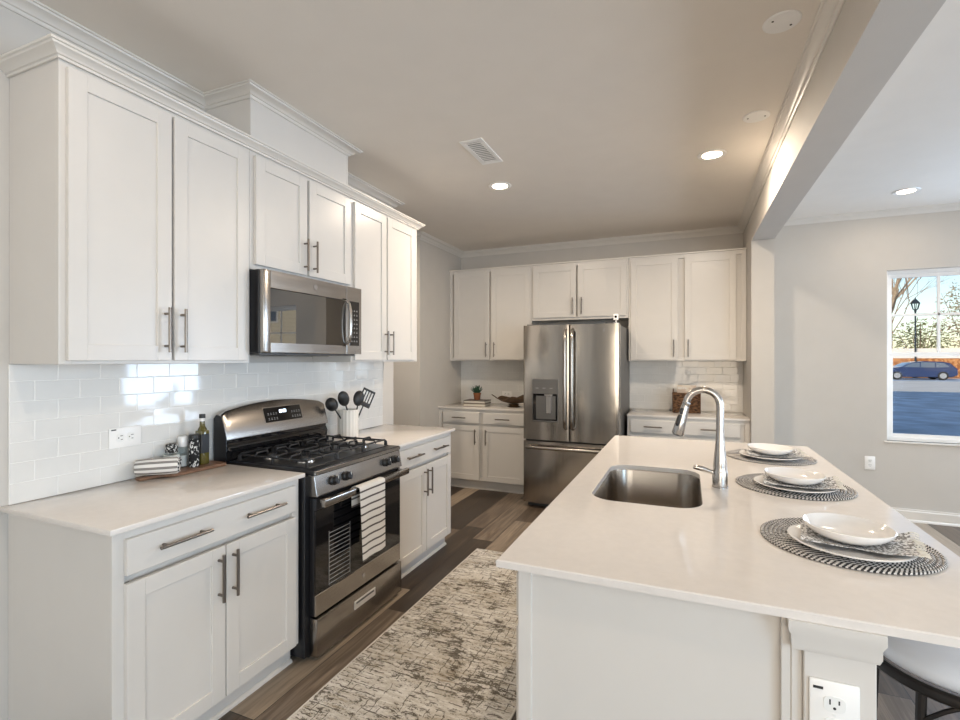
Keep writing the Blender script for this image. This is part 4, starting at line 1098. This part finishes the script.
B().box(-.09, .09, 0, .012, 0, .262, .001, m).build('cover', 'cover', t)
q = B(); 
# masthead letters
xx = -.078
for w, strokes in ((.016, 'H'), (.015, 'o'), (.016, 'm'), (.014, 'e')):
    z0, z1 = .222, .246
    if strokes == 'H': R_ = [(0, .004, z0, z1), (w - .004, w, z0, z1), (0, w, .232, .236)]
    elif strokes == 'o': R_ = [(0, .003, z0, z1 - .006), (w - .003, w, z0, z1 - .006), (0, w, z0, z0 + .003), (0, w, z1 - .009, z1 - .006)]
    elif strokes == 'm': R_ = [(0, .003, z0, z1 - .006), (w / 2 - .0015, w / 2 + .0015, z0, z1 - .006), (w - .003, w, z0, z1 - .006), (0, w, z1 - .009, z1 - .006)]
    else: R_ = [(0, .003, z0, z1 - .006), (0, w, z0, z0 + .003), (0, w, z1 - .009, z1 - .006), (0, w, z0 + .007, z0 + .010), (w - .003, w, z0 + .008, z1 - .006)]
    for a, c, u, v in R_: q.box(xx + a, xx + c, -.0012, .0, u, v, 0, m)
    xx += w + .005
q.build('masthead', 'white_print', t)

# ------------------------------------------------------------------ outside the dining window
ZG = -.15
struct(B().box(-60, 120, 5.9, 31.0, ZG - .3, ZG).build('ground', 'asphalt'), 'asphalt outside the window')
struct(B().box(-60, 120, 31.0, 45.5, ZG - .3, ZG + .015).build('ground_pavement', 'concrete'), 'sunlit pavement strip')
struct(B().box(-60, 120, 45.5, 53, ZG - .3, ZG - .005).build('ground_road', 'asphalt'))
struct(B().box(-60, 120, 53, 160, ZG - .3, ZG + .02).build('ground_bank', 'leaves'), 'leaf-covered bank beyond the road')
# car
def car(label, loc, rz):
    t = thing('car', label, 'car', loc, rz)
    def body(u, v): pass
    L_, Wc = 4.6, 1.8
    side = [(-2.3, .35), (-2.28, .72), (-2.20, .86), (-1.2, 1.0), (-.55, 1.36), (.3, 1.46), (1.4, 1.42), (1.85, 1.30), (2.15, .98), (2.28, .88), (2.30, .40), (1.95, .22), (-1.9, .22)]
    b = B().prism([(x, z) for x, z in side], 1, -Wc / 2, Wc / 2, bev=.05); b.build('body', 'car_blue', t)
    for y0, y1 in ((-Wc / 2 - .012, -Wc / 2 + .01), (Wc / 2 - .01, Wc / 2 + .012)):
        w = B(); w.prism([(-1.05, 1.0), (-.52, 1.30), (-.02, 1.36), (-.02, .98)], 1, y0, y1); w.prism([(.04, .98), (.04, 1.37), (.9, 1.36), (.9, .97)], 1, y0, y1); w.prism([(.96, .97), (.96, 1.35), (1.45, 1.31), (1.8, 1.0)], 1, y0, y1)
        w.build('side_windows', 'car_glass', t)
    for x in (-1.42, 1.40):
        for y in (-1, 1):
            ya, yb_ = sorted((y * .70, y * .915)); w = B().cyl((x, ya, .33), (x, yb_, .33), .33, seg=28).build('wheel', 'tyre', t)
            B().cyl((x, y * .90, .33), (x, y * .93, .33), .21, seg=20).build('wheel_rim', 'rim', w)
    B().box(2.20, 2.315, -.85, -.6, .75, .9, .01).build('tail_lamp', 'car_red', t)
car('dark blue hatchback parked across the road, seen through the window', (19.0, 49.5, ZG), 0.0)
# lamp post
lp = thing('street_lamp', 'black lantern street lamp seen through the window', 'street lamp', (20.4, 53.6, ZG))
LS = 6.95 / 4.05
def sc2(p): return [(r * 1.35, z * LS) for r, z in p]
B().lathe(sc2([(0, 0), (.14, 0), (.14, .3), (.07, .4), (.05, .6), (.045, 3.3), (.07, 3.35), (.04, 3.4), (0, 3.4)]), seg=16).build('post', 'lamp_black', lp)
b = B().lathe(sc2([(.06, 3.38), (.14, 3.44), (.0, 3.44)]), seg=6)
for k in range(6):
    a = k * PI / 3; b.cyl((.17 * math.cos(a), .17 * math.sin(a), 3.44 * LS), (.30 * math.cos(a), .30 * math.sin(a), 3.74 * LS), .032, seg=6)
b.lathe(sc2([(.26, 3.74), (.25, 3.76), (.10, 3.92), (.03, 3.96), (.02, 4.04), (0, 4.05)]), seg=6); b.lathe(sc2([(0, 3.745), (.25, 3.745)]), seg=6)
b.build('lantern', 'lamp_black', lp)
B().lathe(sc2([(.11, 3.45), (.20, 3.73)]), seg=6).build('lantern_glass', 'pane', lp)
# trees
def branchy(name, label, cat, base, h, r0, seed, matk, depth=4, spread=.6, group=None):
    rnd = random.Random(seed); b = B()
    def grow(p, d, L_, r, k):
        q = p + d * L_ * .5 + Vector((rnd.uniform(-1, 1), rnd.uniform(-1, 1), 0)) * L_ * .05; e = p + d * L_
        b.tube([p, q, e], [r, r * .82, r * .62], 6)
        if k == 0: return
        for _ in range(3 if k > 1 else 4):
            nd = (d + Vector((rnd.uniform(-1, 1), rnd.uniform(-1, 1), rnd.uniform(-.2, .7))) * spread).normalized()
            grow(p + d * L_ * rnd.uniform(.6, 1.0), nd, L_ * rnd.uniform(.55, .75), r * .58, k - 1)
    grow(Vector((0, 0, 0)), Vector((rnd.uniform(-.05, .05), 0, 1)).normalized(), h * .42, r0, depth)
    o = b.build(name, matk, loc=base); return tag(o, label, cat, group)
def bush(label, base, w, h, matk, seed, n=900, group='bushes outside the window'):
    rnd = random.Random(seed); t = thing('shrub', label, 'shrub', base, 0, group)
    b = B()
    for k in range(14):
        a = rnd.uniform(0, 2 * PI); rr = rnd.uniform(.1, .45) * w; b.tube([(0, 0, 0), (rr * .5 * math.cos(a), rr * .5 * math.sin(a), h * .45), (rr * math.cos(a), rr * math.sin(a), h * rnd.uniform(.7, .95))], [.06, .04, .015], 5)
    b.build('stems', 'twig', t)
    bm = bmesh.new()
    for k in range(n):
        u = rnd.uniform(-1, 1); a = rnd.uniform(0, 2 * PI); rad = rnd.random() ** .4
        s_ = math.sqrt(1 - u * u); p = Vector((s_ * math.cos(a) * w / 2 * rad, s_ * math.sin(a) * w / 2 * rad, h * .55 + u * h * .45 * rad))
        sz = rnd.uniform(.10, .26); d1 = Vector((rnd.gauss(0, 1), rnd.gauss(0, 1), rnd.gauss(0, .6))).normalized() * sz; d2 = d1.orthogonal().normalized() * sz * .4
        vs = [bm.verts.new(p - d1), bm.verts.new(p + d2), bm.verts.new(p + d1), bm.verts.new(p - d2)]; bm.faces.new(vs)
    b = B(); b._merge(bm); b.build('foliage', matk, t)
    return t
TG = 'bare trees outside the window'
branchy('bare_tree', 'pale-barked bare tree behind the window muntin', 'tree', (25.2, 78, ZG), 21, .42, 5, 'bark', 4, .55, TG)
branchy('bare_tree', 'thin bare tree at the left side of the window view', 'tree', (22.6, 66, ZG), 15, .09, 9, 'twig', 4, .7, TG)
branchy('bare_tree', 'tall bare tree at the far right of the window view', 'tree', (32.5, 70, ZG), 20, .26, 13, 'bark', 4, .6, TG)
bush('rounded olive shrub at the left of the window view', (23.0, 60.5, ZG), 4.6, 5.6, 'bush', 1)
bush('large pale shrub behind the street lamp', (29.2, 65.5, ZG), 6.6, 10.4, 'bush_pale', 2, 1700)
bush('broad pale shrub at the right of the window view', (33.2, 61.0, ZG), 5.6, 8.6, 'bush_pale', 4, 1500)
b = B().box(5, 70, 57, 57.3, ZG, 1.55); gw = b.build('garden_wall', 'leaves'); tag(gw, 'long orange brick wall with a white top behind the parked car', 'wall')
B().box(5, 70, 56.95, 57.35, 1.55, 2.45).build('white_top', 'concrete', gw)
# neighbouring house that the microwave glass reflects
hs = thing('house', 'pale neighbouring house with a grey-blue roof across the lot', 'house', (22.5, 21, ZG), math.radians(-40))
B().box(-5, 5, -4, 4, 0, 5.6).build('walls', 'siding', hs)
B().prism([(-4.6, 5.6), (4.6, 5.6), (0, 8.6)], 0, -5.4, 5.4).build('roof', 'shingle', hs)
for x in (-3.2, -1, 1.4, 3.4):
    for z in (.9, 3.5):
        f = B().box(x - .5, x + .5, -4.06, -3.98, z, z + 1.4, .02).build('window_frame', 'white_plastic', hs)
        B().box(x - .42, x + .42, -4.08, -4.05, z + .08, z + 1.32).build('pane', 'car_glass', f)
